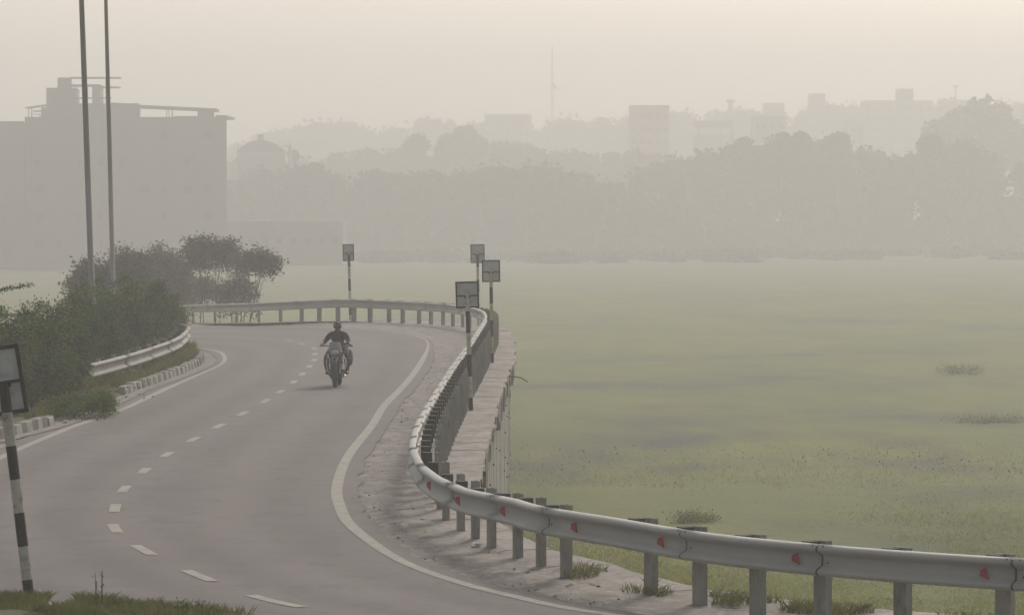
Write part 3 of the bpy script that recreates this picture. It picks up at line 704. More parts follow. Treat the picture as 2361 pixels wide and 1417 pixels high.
grass_patch(f_fore, 15000, .10, .009, 'roadside_grass', 'grass and weeds at the near road edge around the striped sign post', seed=4, dry=.35, lean=.55)
def f_weeds(rg):
    a = rg.integers(len(RP[5:11])); p = RP[5 + a]
    t = LP.near((p.x, p.y)); q = LP.at(t + rg.normal() * .5); tt = LP.tan(t); n_ = Vector((-tt.y, tt.x, 0)).normalized(); q = q + n_ * rg.uniform(.25, .8)
    if noise.noise(Vector((q.x * 1.5, q.y * 1.5, 4))) < .0: return None
    return (q.x, q.y, 0)
grass_patch(f_weeds, 2400, .10, .010, 'ledge_weeds', 'low weeds growing along the ledge behind the guardrail posts', seed=5, dry=.45, lean=.6)
# stalks with leaves
for k, (px, py, lb) in enumerate([(228, 1400, 'thin dark weed stalk rising from the near grass, left of the wider weed'), (430, 1412, 'leafy weed at the bottom edge of the road below the lane dashes')]):
    b = flat(px, py); root = thing('weed', lb, 'weed', (b.x, b.y, 0)); rg = np.random.default_rng(k + 5); mb = MB(); Pp = []
    for j in range(4 if k == 0 else 22):
        a = rg.normal(size=3) * (.03 if k == 0 else .12); h = rg.uniform(.18, .36) if k == 0 else rg.uniform(.05, .12); e = Vector((a[0], a[1], h)); st = Vector((a[0] * .8, a[1] * .6, -.03)); mb.tube([st, (st + e) * .5, e], [.004, .003, .002], 0, 5)
        for q_ in np.linspace(.5, 1, 7): Pp.append(tuple(st.lerp(e, q_) + Vector(rg.normal(size=3) * .012)))
    mb.build('stem', 'bark', root); V_, F_ = leaf_cards(np.array(Pp), .025, rg); np_mesh('foliage', V_, F_, ['leaf_b' if k == 0 else 'leaf_a'], None, root)
# field shrubs
for k, (px, py, hw, h, lb) in enumerate([(2215, 864, 66, .42, 'dark low shrub standing in the field near the right edge'), (1605, 1213, 48, .26, 'dark scrubby bush in the field just above the near guardrail'), (2285, 975, 100, .14, 'wide flat dark scrub in the field at the right')]):
    b = fieldpt(px, py); s_ = F / b.y
    plant('shrub', lb, 'shrub', tuple(b), (b.x, b.y, FZ + h * .4), (hw / s_, hw / s_ * .8, h * .6), 90, 26, .16, .06, ['reed', 'grass', 'fieldgrass'], 70 + k, None, (.4, .25, .35), 3, .02, 4)
# pebbles and litter on the shoulder
rg = np.random.default_rng(9); mb = MB()
for k in range(200):
    i = int(rg.integers(30, 150)); u = rg.uniform(.03, .62) if rg.random() < .7 else rg.uniform(.0, .15)
    p = Bout[i].lerp(LQ[i], u) + (Bout[i + 1] - Bout[i]) * rg.random(); r = .006 + .018 * rg.random() ** 2.5
    mb.ball((p.x, p.y, r * .2), (r * rg.uniform(.7, 1.5), r, r * .7), 0, 5, 3)
setp(mb.build('gravel', 'stone'), 'small pale stones scattered over the dusty shoulder', 'gravel', kind='stuff')
for k, (px, py, lb) in enumerate([(932, 1219, 'white scrap of litter on the shoulder inside the bend of the guardrail'), (1099, 1263, 'white scrap of litter beside the foot of a guardrail post'), (1307, 1320, 'white scrap of litter right of the post before the wide gap'), (150, 977, 'bright crumpled litter lying in the gutter by the striped kerb')]):
    b = flat(px, py); mb = MB(); rn = random.Random(k)
    for j in range(4): mb.box((rn.uniform(-.02, .02), rn.uniform(-.04, .04), .018 + .006 * j), (.06, .10, .012), mtx=Matrix.Rotation(rn.uniform(-.6, .6), 3, 'X') @ Matrix.Rotation(rn.uniform(-1, 1), 3, 'Z'))
    o = mb.build('litter', 'litter'); o.location = (b.x, b.y, .01); setp(o, lb, 'litter', 'scraps of litter')

# ------------------------------------------------------------------ far woods
def wood(name, prof, d, base, label, seed, leaf, step, mats=('leaf_far', 'core'), depth=25, rad_k=1.0):
    "prof: list of (px, ytop). crowns follow the sky line, older rows fill below"
    rg = np.random.default_rng(seed); Ps = []; cm = MB(); s_ = F / d; xs = [p[0] for p in prof]; ys = [p[1] for p in prof]
    px = xs[0]
    while px < xs[-1]:
        yt = float(np.interp(px, xs, ys)); zt_ = CH - (yt - HY) / s_; r = rg.uniform(.55, 1.6) * step * rad_k
        x = (px - CX) / s_; y = d + rg.uniform(-3, 3); zc = zt_ - r * .95
        while zc > base + r * .3:
            rr = r * rg.uniform(.85, 1.2); xx = x + rg.normal() * r * .35; yy = y + rg.normal() * 2
            n = 210; dd = rg.normal(size=(n, 3)); dd /= np.linalg.norm(dd, axis=1)[:, None]
            q = np.array([xx, yy, zc]) + dd * rr * (.78 + .34 * rg.random(n))[:, None] * np.array([1.05, .9, .95])
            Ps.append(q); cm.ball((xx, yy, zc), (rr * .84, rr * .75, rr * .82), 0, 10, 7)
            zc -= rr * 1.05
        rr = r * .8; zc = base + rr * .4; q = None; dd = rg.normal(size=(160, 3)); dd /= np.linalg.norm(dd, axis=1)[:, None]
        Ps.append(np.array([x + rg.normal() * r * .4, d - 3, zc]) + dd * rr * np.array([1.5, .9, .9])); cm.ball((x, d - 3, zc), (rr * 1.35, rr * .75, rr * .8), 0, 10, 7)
        for k in range(3):
            rr = rg.uniform(.5, 1.9) * (1 if d < 800 else 1.5); y2 = d - rg.uniform(4, 110) ** 1.0; x2 = (px + rg.normal() * 30 - CX) * y2 / F; c_ = (x2, y2, base + rr * .25)
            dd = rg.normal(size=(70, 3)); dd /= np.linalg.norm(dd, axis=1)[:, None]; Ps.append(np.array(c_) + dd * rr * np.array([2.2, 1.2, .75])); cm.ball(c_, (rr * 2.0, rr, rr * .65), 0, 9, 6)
        px += r * s_ * rg.uniform(.7, 1.1)
    V_, F_ = leaf_cards(np.vstack(Ps), leaf, rg, .7)
    nb = len(V_); cv = np.array(cm.v)
    # jitter the cores
    cv += rg.normal(size=cv.shape) * step * .06
    me_v = np.vstack([V_, cv]); 
    faces = [tuple(f) for f in F_] + [tuple(i + nb for i in f) for f in cm.f]
    me = bpy.data.meshes.new(name); me.from_pydata(me_v.tolist(), [], faces)
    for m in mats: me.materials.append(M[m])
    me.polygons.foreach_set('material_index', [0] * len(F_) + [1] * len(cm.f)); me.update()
    o = bpy.data.objects.new(name, me); col.objects.link(o); setp(o, label, 'trees', kind='stuff'); return o
wood('wood', [(-40, 470), (520, 440), (560, 405), (626, 385), (683, 374), (729, 384), (800, 400), (870, 392), (950, 400), (1040, 396), (1120, 385), (1205, 377), (1290, 395), (1400, 425), (1450, 432), (1520, 462), (1600, 505), (1690, 560)], 700, FZ,
     'hazy mass of trees along the far side of the field, left and centre', 31, 1.0, 3.4)
wood('wood', [(1380, 428), (1420, 420), (1465, 400), (1514, 368), (1579, 352), (1628, 342), (1693, 330), (1750, 326), (1800, 318), (1860, 314), (1878, 324), (1978, 330), (2035, 344), (2108, 346), (2230, 330), (2283, 352), (2361, 372), (2420, 372)], 740, FZ,
     'tall hazy belt of trees along the far right side of the field', 32, 1.1, 4.2)
wood('wood', [(520, 372), (600, 372), (700, 362), (782, 352), (835, 345), (900, 340), (930, 345), (1000, 345), (1040, 330), (1100, 318), (1148, 330), (1230, 345), (1320, 352), (1400, 350), (1500, 355), (1600, 380)], 900, FZ,
     'paler row of trees rising behind the centre tree mass', 33, 1.2, 4.0)
wood('wood', [(540, 330), (620, 310), (700, 292), (780, 275), (840, 290), (880, 300), (930, 285), (990, 275), (1060, 285), (1130, 285), (1240, 285), (1330, 275), (1450, 272), (1560, 262), (1640, 250), (1720, 258), (1800, 250), (1900, 242), (2000, 245), (2080, 236), (2200, 232), (2361, 235), (2420, 240)], 1330, FZ,
     'palest most distant tree line fading into the haze', 34, 1.6, 6.0)
FT = 'single tree crowns standing out of the far woods'
def far_tree(px, ytop, d, hw, label, seed, base=FZ):
    s_ = F / d; r = hw / s_; ztop = CH - (ytop - HY) / s_; b = at(px, 0, d); rg = np.random.default_rng(seed); zc = ztop - r
    root = thing('tree', label, 'tree', (b.x, d, base), FT); bs = np.array([b.x, d, base]); Ps = []; cm = MB()
    for k in range(16):
        a = rg.normal(size=3); a /= np.linalg.norm(a); c = np.array([b.x, d, zc]) + a * np.array([r * .62, r * .5, r * .5]) - bs; rr = r * rg.uniform(.3, .48)
        n = 90; dd = rg.normal(size=(n, 3)); dd /= np.linalg.norm(dd, axis=1)[:, None]; Ps.append(c + dd * rr * (.75 + .4 * rg.random(n))[:, None]); 
    V_, F_ = leaf_cards(np.vstack(Ps), max(.7, r * .2), rg, .7); np_mesh('foliage', V_, F_, ['leaf_far'], None, root)
    for k in range(5):
        pass
    mb = MB(); mb.tube([(0, 0, -.3), (.2, 0, (zc - base) * .6), (0, 0, zc - base)], [r * .1, r * .08, r * .04], 0, 7); mb.build('trunk', 'bark', root)
far_tree(961, 300, 880, 34, 'rounded hazy tree crown standing up left of the centre of the tree line', 101)
far_tree(1072, 282, 900, 30, 'taller ragged tree crown just right of the rounded crown in the centre', 102)
far_tree(1040, 300, 880, 30, 'lower tree crown against the left side of the ragged centre crown', 103)
far_tree(1716, 314, 735, 24, 'small flat tree crown below the pale block on the right', 104)
far_tree(1800, 302, 735, 34, 'flat topped tree crown under the pavilion like pale block', 105)
far_tree(1845, 300, 738, 26, 'tree crown with a squared top just left of the notch in the right woods', 106)
far_tree(1929, 294, 735, 34, 'pointed tree crown just right of the notch in the right woods', 107)
far_tree(2145, 305, 735, 32, 'small domed tree crown in front of the great pale tree', 108)
far_tree(2225, 318, 738, 40, 'broad tree crown low in front of the great pale tree', 109)
far_tree(2255, 214, 860, 100, 'great pale tree towering at the right edge', 110)
far_tree(2180, 262, 850, 62, 'left shoulder of the great pale tree at the right edge', 111)
far_tree(2340, 262, 855, 70, 'right shoulder of the great pale tree cut by the picture edge', 112)
far_tree(674, 345, 790, 16, 'small round tree right beside the domed hall', 113)

# ------------------------------------------------------------------ far buildings
def bx(px0, px1, y0, y1, d, dep, off_=0):
    "box in world metres from photo px extents (y0 top row, y1 bottom row or None = ground)"
    s_ = F / d; x0 = (px0 - CX) / s_; x1 = (px1 - CX) / s_; z1 = CH - (y0 - HY) / s_; z0 = FZ - .3 if y1 is None else CH - (y1 - HY) / s_
    return ((x0 + x1) / 2, d + dep / 2 + off_, (z0 + z1) / 2), (x1 - x0, dep, z1 - z0)
def block(name, label, px0, px1, ytop, d, dep, m, group=None, wins=None, extra=None, cat='building'):
    c, sz = bx(px0, px1, ytop, None, d, dep); root = thing(name, label, cat, (c[0], c[1], FZ), group); o_ = Vector((c[0], c[1], FZ))
    mb = MB(); mb.box(Vector(c) - o_, sz); mb.build('wall', m, root)
    pr = MB(); pr.box(Vector((0, -sz[1] / 2 - .05, sz[2] - .3 - .6)), (sz[0] + .3, .3, .35)); pr.build('cornice', m, root)
    if wins:
        nx, rows, ww, hh = wins
        for r_ in range(rows):
            for k in range(nx):
                x = -sz[0] / 2 + sz[0] * (k + .5) / nx; z = sz[2] - 3.2 - r_ * 3.3
                if z < 1: continue
                w = MB(); w.box((x, -sz[1] / 2 + .02, z), (ww, .12, hh)); f_ = w.build('window', m, root)
                g = MB(); g.box((x, -sz[1] / 2 - .045, z), (ww - .16, .03, hh - .16)); g.build('pane', 'glass', f_)
    if extra: extra(root, o_, d)
    return root
def part(root, o_, name, m, boxes, d, dep=1.0, off_=0):
    for (a, b, c, e) in boxes:
        mb = MB(); cc, sz = bx(a, b, c, e, d, dep, off_); mb.box(Vector(cc) - o_, sz); mb.build(name, m, root)
# the large building on the left
D1 = 550
c, sz = bx(-60, 523, 272, None, D1, 16); o1 = Vector((c[0], D1 + 8, FZ)); big = thing('building', 'large flat roofed building with rooftop shelters and stair tower behind the lamp poles', 'building', tuple(o1))
mb = MB()
for e in ((58, 523, 270, None), (-90, 56, 280, None)):
    cc, s2 = bx(*e, D1, 16, 0 if e[0] > 0 else -.6); n0 = len(mb.v); mb.box(Vector(cc) - o1, s2)
    for q in range(n0, n0 + 8):          # the end wall runs back at an angle
        x_, y_, z_ = mb.v[q]
        if y_ > 0 and x_ > cc[0] - o1.x: mb.v[q] = (x_ - 1.7, y_, z_)
mb.build('wall', 'bld', big)
part(big, o1, 'stair_tower', 'bld', [(104, 168, 202, 272.5), (92, 104, 247, 272.5)], D1, 7, 2)
part(big, o1, 'water_tank', 'bld', [(128, 157, 178, 202.5)], D1, 2.2, 3)
part(big, o1, 'upper_room', 'bld', [(168, 308, 238, 272.5), (210, 226, 194, 238.5), (308, 312, 237, 272.5)], D1, 6, 2)
part(big, o1, 'pergola_post', 'roofm', [(170, 172, 196, 238.5), (187, 189, 186, 238.5), (196, 198, 198, 238.5), (239, 241, 182, 238.5), (245, 247, 186, 238.5)], D1, .3, 3)
part(big, o1, 'pergola_beam', 'roofm', [(158, 273, 177, 180), (158, 226, 194, 199), (226, 271, 199, 202), (168, 250, 224, 226)], D1, 3, 2)
part(big, o1, 'side_rail', 'roofm', [(60, 61.5, 250, 272), (67, 69, 247, 272), (72, 93, 254, 257), (72, 90, 262, 263.5), (86, 88, 262, 272)], D1, .3, 3)
part(big, o1, 'shed_post', 'roofm', [(314, 316, 250, 272), (380, 381.5, 252, 272), (385, 386.5, 252, 272), (392, 394.5, 252, 272), (488, 490, 254, 270)], D1, .3, 3)
part(big, o1, 'shed_room', 'bld', [(453, 486, 254, 272.5), (398, 450, 267, 272.5)], D1, 3, 2.5)
def sloped(root, o_, name, m, a, ya, b, yb, th, d, dep, off_):
    s_ = F / d; x0 = (a - CX) / s_; x1 = (b - CX) / s_; z0 = CH - (ya - HY) / s_; z1 = CH - (yb - HY) / s_; y0 = d + off_; y1 = y0 + dep; mb = MB()
    v = [Vector(q) - o_ for q in ((x0, y0, z0), (x1, y0, z1), (x1, y1, z1), (x0, y1, z0), (x0, y0, z0 - th), (x1, y0, z1 - th), (x1, y1, z1 - th), (x0, y1, z0 - th))]
    mb.add(v, [(0, 1, 2, 3), (7, 6, 5, 4), (0, 4, 5, 1), (1, 5, 6, 2), (2, 6, 7, 3), (3, 7, 4, 0)]); mb.build(name, m, root)
sloped(big, o1, 'shed_roof', 'roofm', 305, 241, 498, 250, .42, D1, 5, 1.5)
sloped(big, o1, 'lean_roof', 'roofm', 54, 247, 104, 240, .12, D1, 4, 2)
sloped(big, o1, 'canopy', 'roofm', 255, 236, 296, 239, .12, D1, 4, 1.5)
part(big, o1, 'roof_parapet', 'bld', [(498, 523.4, 266, 271)], D1, 16.2, -.1)
rnw = random.Random(4)
for r_ in range(5):
    for k in range(9):
        x = 78 + k * 49; z = 302 + r_ * 62
        if rnw.random() < .42: continue
        ww = rnw.choice([16, 20, 26]); cc, s2 = bx(x, x + ww, z, z + 22, D1, .2, -.12); w_ = MB(); w_.box(Vector(cc) - o1, s2); f_ = w_.build('window', 'bld', big)
        cc, s2 = bx(x + 2.5, x + ww - 2.5, z + 2.5, z + 19.5, D1, .06, -.17); w_ = MB(); w_.box(Vector(cc) - o1, s2); w_.build('pane', 'roofm', f_)
part(big, o1, 'floor_ledge', 'bld', [(58.5, 522, z, z + 3) for z in (292, 354, 416, 478)], D1, .3, -.22)

block('low_building', 'low wide grey building at the end of the field behind the lone sign', 498, 790, 510, 575, 14, 'bld', None, (9, 1, 1.1, 1.0))
def hall(root, o_, d):
    s_ = F / d; mb = MB(); x0 = (550 - CX) / s_; x1 = (652 - CX) / s_; n = 16; v = []
    for y in (d - .3, d + 9):
        for k in range(n + 1):
            t = k / n; x = x0 + (x1 - x0) * t; yy = 345 - 22 * math.sin(PI * t) ** .8; v.append(Vector((x, y, CH - (yy - HY) / s_)) - o_)
        v += [Vector((x1, y, CH - (350 - HY) / s_)) - o_, Vector((x0, y, CH - (350 - HY) / s_)) - o_]
    k = n + 3; fs = [tuple(range(k)), tuple(range(2 * k - 1, k - 1, -1))] + [(i, k + i, k + (i + 1) % k, (i + 1) % k) for i in range(k)]
    mb.add(v, fs); mb.build('dome_roof', 'roofm', root, smooth=False)
    part(root, o_, 'finial', 'roofm', [(593, 606, 309, 328)], d, 1.2, 2)
    part(root, o_, 'roof_mast', 'roofm', [(547, 548.5, 326, 352), (667, 669, 325, 362)], d, .3, 1)
    part(root, o_, 'side_wing', 'bld2', [(652, 668, 335, 338), (664, 669, 335, 470)], d, 5, 1)
block('domed_hall', 'hall with a low domed roof and a finial right of the large building', 548, 652, 346, 780, 10, 'bld2', None, None, hall)
FB = 'pale buildings on the hazy skyline'
block('building', 'reddish square block, the clearest building on the skyline', 1453, 1543, 243, 1020, 14, 'brick', FB, (5, 5, 1.1, 1.4))
def pav(root, o_, d):
    part(root, o_, 'column', 'bld', [(1608, 1612, 279, 320), (1636, 1638, 290, 320), (1661, 1663, 290, 320), (1684, 1690, 279, 320)], d, .8, 1)
    part(root, o_, 'roof', 'bld', [(1600, 1690, 279, 294)], d, 6, 0)
block('pavilion', 'open rooftop pavilion with columns right of the reddish block', 1600, 1692, 312, 1080, 8, 'bld', None, None, pav)
block('building', 'grey block standing above the right woods under a smaller pale block', 1735, 1810, 268, 1040, 12, 'bld2', FB, (4, 4, 1.2, 1.3))
block('building', 'smaller very pale block above and behind the grey block', 1762, 1808, 238, 1300, 12, 'bld2', FB)
block('building', 'pale low block between the notch and the tall slab on the right', 1940, 1992, 277, 1150, 12, 'bld2', FB, (3, 3, 1.2, 1.3))
block('building', 'tall narrow pale slab, highest building on the right skyline', 2072, 2105, 205, 1250, 12, 'bld2', FB, (3, 7, .9, 1.3))
block('building', 'broad very pale block beside the foot of the tall narrow slab', 1990, 2150, 232, 1290, 12, 'bld2', FB, (9, 5, 1.2, 1.3))
block('building', 'long very pale block left of the radio mast', 1118, 1225, 264, 1290, 12, 'bld2', FB, (7, 4, 1.2, 1.3))
block('building', 'grey block partly hidden in trees below the radio mast', 1115, 1226, 330, 905, 12, 'bld2', FB, (6, 3, 1.2, 1.2))
block('building', 'faint block with a small roof box in the middle of the right skyline', 1866, 1902, 216, 1310, 8, 'bld2', FB)
# thin mast with round top, water tower like
d = 1280; s_ = F / d; b = at(1684, 0, d); wt = thing('tower', 'thin tower with a small flat head rising right of the pavilion', 'tower', (b.x, d, FZ)); mb = MB()
zt_ = CH - (238 - HY) / s_ - FZ
mb.tube([(0, 0, 0), (0, 0, zt_)], [1.3, .8], 0, 8); mb.build('shaft', 'bld2', wt); mb = MB(); mb.tube([(0, 0, zt_), (0, 0, zt_ + .6), (0, 0, zt_ + 1.2)], [1.0, 1.7, 1.0], 0, 10); mb.build('head', 'bld2', wt)
# radio mast
d = 1280; s_ = F / d; b = at(1273, 0, d); ht = CH - (106 - HY) / s_ - FZ
ms = thing('radio_mast', 'very tall thin lattice radio mast fading into the sky', 'mast', (b.x, d, FZ)); mb = MB()
def wz(z): return .8 * (1 - z / ht) + .12
for sx, sy in ((-1, -1), (1, -1), (1, 1), (-1, 1)): mb.tube([(sx * wz(z), sy * wz(z), z) for z in (0, ht * .5, ht)], [.12, .1, .07], 0, 4)
z = 2
while z < ht - 2:
    w = wz(z); w2 = wz(z + 1.6)
    mb.tube([(-w, -w, z), (w2, -w2, z + 1.6)], .06, 0, 4); mb.tube([(w, w, z), (-w2, w2, z + 1.6)], .06, 0, 4); mb.tube([(-w, w, z), (-w2, -w2, z + 1.6)], .06, 0, 4); z += 1.6
mb.build('lattice', 'mast', ms); mb = MB()
for yy, off_ in ((198, .5), (203, 1.1)):
    z = CH - (yy - HY) / s_ - FZ; mb.tube([(off_, -.8, z), (off_, -.5, z + .02)], .5, 0, 10)
mb.build('dish', 'mast', ms)
d = 1200; b = at(2202, 0, d); pm = thing('mast', 'small thin aerial in front of the left shoulder of the great pale tree', 'mast', (b.x, d, FZ)); z = CH - (200 - HY) / (F / d) - FZ
mb = MB(); mb.tube([(0, 0, 0), (0, 0, z)], [.35, .2], 0, 6); mb.build('pole', 'mast', pm); mb = MB(); mb.box((0, 0, z), (1.4, .3, .5)); mb.build('head', 'mast', pm)

# ------------------------------------------------------------------ motorcycle and rider
bike = flat(774, 893); BY = Vector((bike.x, bike.y + .62, 0))
mo = thing('motorcycle', 'dark motorcycle with grey headlamp cowl and bright crash guards coming towards the camera', 'motorcycle', tuple(BY), rot=(0, 0, R(-1.5)))
def wheel(y, r, w, name='wheel'):
    e = bpy.data.objects.new(name, None); col.objects.link(e); e.parent = mo; e.location = (0, y, r)
    mb = MB(); n = 28; m_ = 10; vs = []; fs = []
    for i in range(n):
        a = 2 * PI * i / n
        for k in range(m_):
            b = 2 * PI * k / m_; rr = r - w * .5 + w * .5 * math.cos(b); vs.append((w * .5 * math.sin(b), rr * math.cos(a), rr * math.sin(a)))
    for i in range(n):
        for k in range(m_): fs.append((i * m_ + k, i * m_ + (k + 1) % m_, ((i + 1) % n) * m_ + (k + 1) % m_, ((i + 1) % n) * m_ + k))
    mb.add(vs, fs); mb.build('tyre', 'tyre', e, smooth=True)
    rm = MB(); rm.tube([(0, (r - w * .9) * math.cos(2 * PI * i / 24), (r - w * .9) * math.sin(2 * PI * i / 24)) for i in range(24)], .018, 0, 6, True)
    for k in range(6): a = PI * k / 3; rm.tube([(0, 0, 0), (0, (r - w) * math.cos(a), (r - w) * math.sin(a))], .014, 0, 5)
    rm.tube([(-.06, 0, 0), (.06, 0, 0)], .04, 0, 10); rm.build('rim', 'cowl', e)
wheel(-.62, .29, .095); wheel(.62, .29, .11)
def pt(name, m, fn, smooth=True, bevel=0): mb = MB(); fn(mb); return mb.build(name, m, mo, smooth=smooth, bevel=bevel)
for sg in (-1, 1):
    pt('fork', 'bikeblack', lambda b: b.tube([(sg * .085, -.62, .29), (sg * .085, -.50, .56), (sg * .085, -.42, .80)], [.026, .024, .020], 0, 8))
    pt('crash_guard', 'chrome', lambda b: b.tube(catmull([(sg * .05, -.22, .60), (sg * .17, -.26, .61), (sg * .205, -.28, .52), (sg * .19, -.30, .38), (sg * .14, -.28, .28), (sg * .06, -.22, .26)], 5), .013, 0, 8))
    pt('grip', 'bikeblack', lambda b: b.tube([(sg * .24, -.26, .865), (sg * .345, -.23, .862)], .018, 0, 8))
    pt('lever', 'chrome', lambda b: b.tube([(sg * .20, -.31, .875), (sg * .36, -.30, .862)], .007, 0, 6))
    pt('indicator', 'bikeblack', lambda b: (b.tube([(sg * .09, -.50, .73), (sg * .16, -.50, .73)], .008, 0, 6), b.ball((sg * .175, -.50, .73), (.03, .03, .022))))
    pt('footpeg', 'bikeblack', lambda b: b.tube([(sg * .08, .10, .27), (sg * .235, .08, .26)], .014, 0, 8))
    pt('leg_shield', 'chrome', lambda b: b.tube([(sg * .145, -.38, .62), (sg * .165, -.36, .66), (sg * .158, -.34, .70)], [.008, .017, .008], 0, 8))
def mudguard(b):
    pts = []
    for i in range(13):
        a = R(-20 + 160 * i / 12)
        for x, dr in ((-.062, .012), (-.04, .03), (0, .038), (.04, .03), (.062, .012)): pts.append((x, -.62 - (.30 + dr) * math.cos(a), .29 + (.30 + dr) * math.sin(a)))
    b.add(pts, [(i * 5 + j, i * 5 + j + 1, (i + 1) * 5 + j + 1, (i + 1) * 5 + j) for i in range(12) for j in range(4)])
pt('mudguard', 'bikeblack', mudguard)
def cowl(b):
    rings = []
    for z, w, y0, y1 in ((.64, .075, -.58, -.46), (.69, .115, -.64, -.44), (.75, .135, -.66, -.42), (.82, .135, -.62, -.40), (.87, .120, -.55, -.38), (.90, .085, -.48, -.38)):
        rings.append([(w * math.cos(a), (y0 + y1) / 2 + (y1 - y0) / 2 * math.sin(a), z) for a in [2 * PI * k / 14 for k in range(14)]])
    vs = [p for r_ in rings for p in r_]; n = 14
    b.add(vs, [(i * n + k, i * n + (k + 1) % n, (i + 1) * n + (k + 1) % n, (i + 1) * n + k) for i in range(5) for k in range(n)] + [tuple(range(n))[::-1], tuple(range(5 * n, 6 * n))])
pt('cowl', 'cowl', cowl)
def screen(b):
    vs = []
    for z, w, y in ((.84, .12, -.60), (.90, .115, -.55), (.95, .09, -.49)):
        for k in range(7):
            a = -1 + 2 * k / 6; vs.append((a * w, y + .06 * a * a, z))
    vs += [(x, y + .006, z) for x, y, z in vs]
    b.add(vs, [(i * 7 + k, i * 7 + k + 1, (i + 1) * 7 + k + 1, (i + 1) * 7 + k) for i in range(2) for k in range(6)] + [(21 + i * 7 + k, 21 + (i + 1) * 7 + k, 21 + (i + 1) * 7 + k + 1, 21 + i * 7 + k + 1) for i in range(2) for k in range(6)])
pt('windscreen', 'cowl', screen)
pt('headlight', 'lens', lambda b: b.ball((0, -.645, .735), (.085, .035, .055), 0, 14, 8))
pt('handlebar', 'bikeblack', lambda b: b.tube(catmull([(-.34, -.23, .862), (-.22, -.27, .868), (-.10, -.36, .84), (0, -.38, .83), (.10, -.36, .84), (.22, -.27, .868), (.34, -.23, .862)], 4), .012, 0, 8))
pt('fuel_tank', 'bikeblack', lambda b: b.ball((0, -.12, .70), (.135, .27, .125), 0, 16, 10))
pt('belly_guard', 'bikeblack', lambda b: b.box((0, -.22, .30), (.34, .05, .13), taper=1.15), False, .02)
pt('fairing_side', 'bikeblack', lambda b: b.box((0, -.26, .56), (.30, .10, .16), taper=.8), False, .03)
pt('engine', 'bikeblack', lambda b: (b.box((0, -.05, .36), (.20, .34, .26)), b.tube([(0, -.18, .42), (0, -.26, .56)], .075, 0, 12), b.box((0, -.12, .25), (.30, .16, .12)), b.tube([(0, -.42, .80), (0, -.16, .30)], .03, 0, 8)), False, .02)
pt('seat', 'bikeblack', lambda b: b.box((0, .38, .735), (.24, .62, .075)), True, .03)
pt('tail_panel', 'bikeblack', lambda b: b.box((0, .48, .64), (.17, .55, .11), taper=.9), True, .03)
pt('exhaust', 'chrome', lambda b: b.tube([(.07, -.26, .36), (.12, -.22, .22), (.15, .2, .22), (.16, .75, .30)], [.018, .018, .03, .038], 0, 10))
pt('number_plate', 'plate_w', lambda b: b.box((0, -.615, .615), (.13, .006, .05)), False)

def skin_mesh(name, m, chains, parent, sub=2, loc=None):
    "chains: dict vertex name -> (pos, radius), edges list"
    verts, edges = chains; bm = bmesh.new(); lay = bm.verts.layers.skin.verify(); vm = {}
    for i, (k, (p, r_)) in enumerate(verts.items()):
        v = bm.verts.new(p); vm[k] = v; rr = r_ if hasattr(r_, '__len__') else (r_, r_); v[lay].radius = rr; v[lay].use_root = (i == 0)
    for a, b in edges: bm.edges.new((vm[a], vm[b]))
    me = bpy.data.meshes.new(name); bm.to_mesh(me); bm.free(); me.materials.append(M[m])
    o = bpy.data.objects.new(name, me); col.objects.link(o); 
    if parent: o.parent = parent
    md = o.modifiers.new('skin', 'SKIN'); md.use_smooth_shade = True; md.branch_smoothing = .3
    sb = o.modifiers.new('sub', 'SUBSURF'); sb.levels = sub; sb.render_levels = sub
    return o
# rider: local frame same as the motorcycle, forward = -Y
rider = thing('person', 'bareheaded rider in dark shirt and trousers sitting on the motorcycle, hands on the bars', 'person', tuple(BY), rot=(0, 0, R(-3)))
V = {'pelvis': ((0, .30, .82), (.135, .11)), 'waist': ((0, .25, .92), (.115, .09)), 'chest': ((0, .18, 1.03), (.145, .11)), 'neckb': ((0, .13, 1.15), (.085, .07)), 'neck': ((0, .11, 1.185), (.056, .056))}
E = [('pelvis', 'waist'), ('waist', 'chest'), ('chest', 'neckb'), ('neckb', 'neck')]
def arm(sg):
    n = 'l' if sg < 0 else 'r'; wx = .285
    V.update({n + 'sh': ((sg * .165, .15, 1.085), .062), n + 'el': ((sg * .238, -.02, .965), .043), n + 'wr': ((sg * wx, -.205, .895), .027)})
    E.extend([('chest', n + 'sh'), (n + 'sh', n + 'el'), (n + 'el', n + 'wr')])
def leg(sg):
    n = 'l' if sg < 0 else 'r'
    V.update({n + 'hip': ((sg * .10, .26, .79), .085), n + 'kn': ((sg * .215, -.12, .61), .056), n + 'ca': ((sg * .22, -.06, .46), .052), n + 'an': ((sg * .205, .06, .32), .036)})
    E.extend([('pelvis', n + 'hip'), (n + 'hip', n + 'kn'), (n + 'kn', n + 'ca'), (n + 'ca', n + 'an')])
arm(-1); arm(1); leg(-1); leg(1)
def scaled(keys, k, extra=None): return {a: (V[a][0], tuple(x * k for x in (V[a][1] if hasattr(V[a][1], '__len__') else (V[a][1],) * 2))) for a in keys}
B = dict(V)
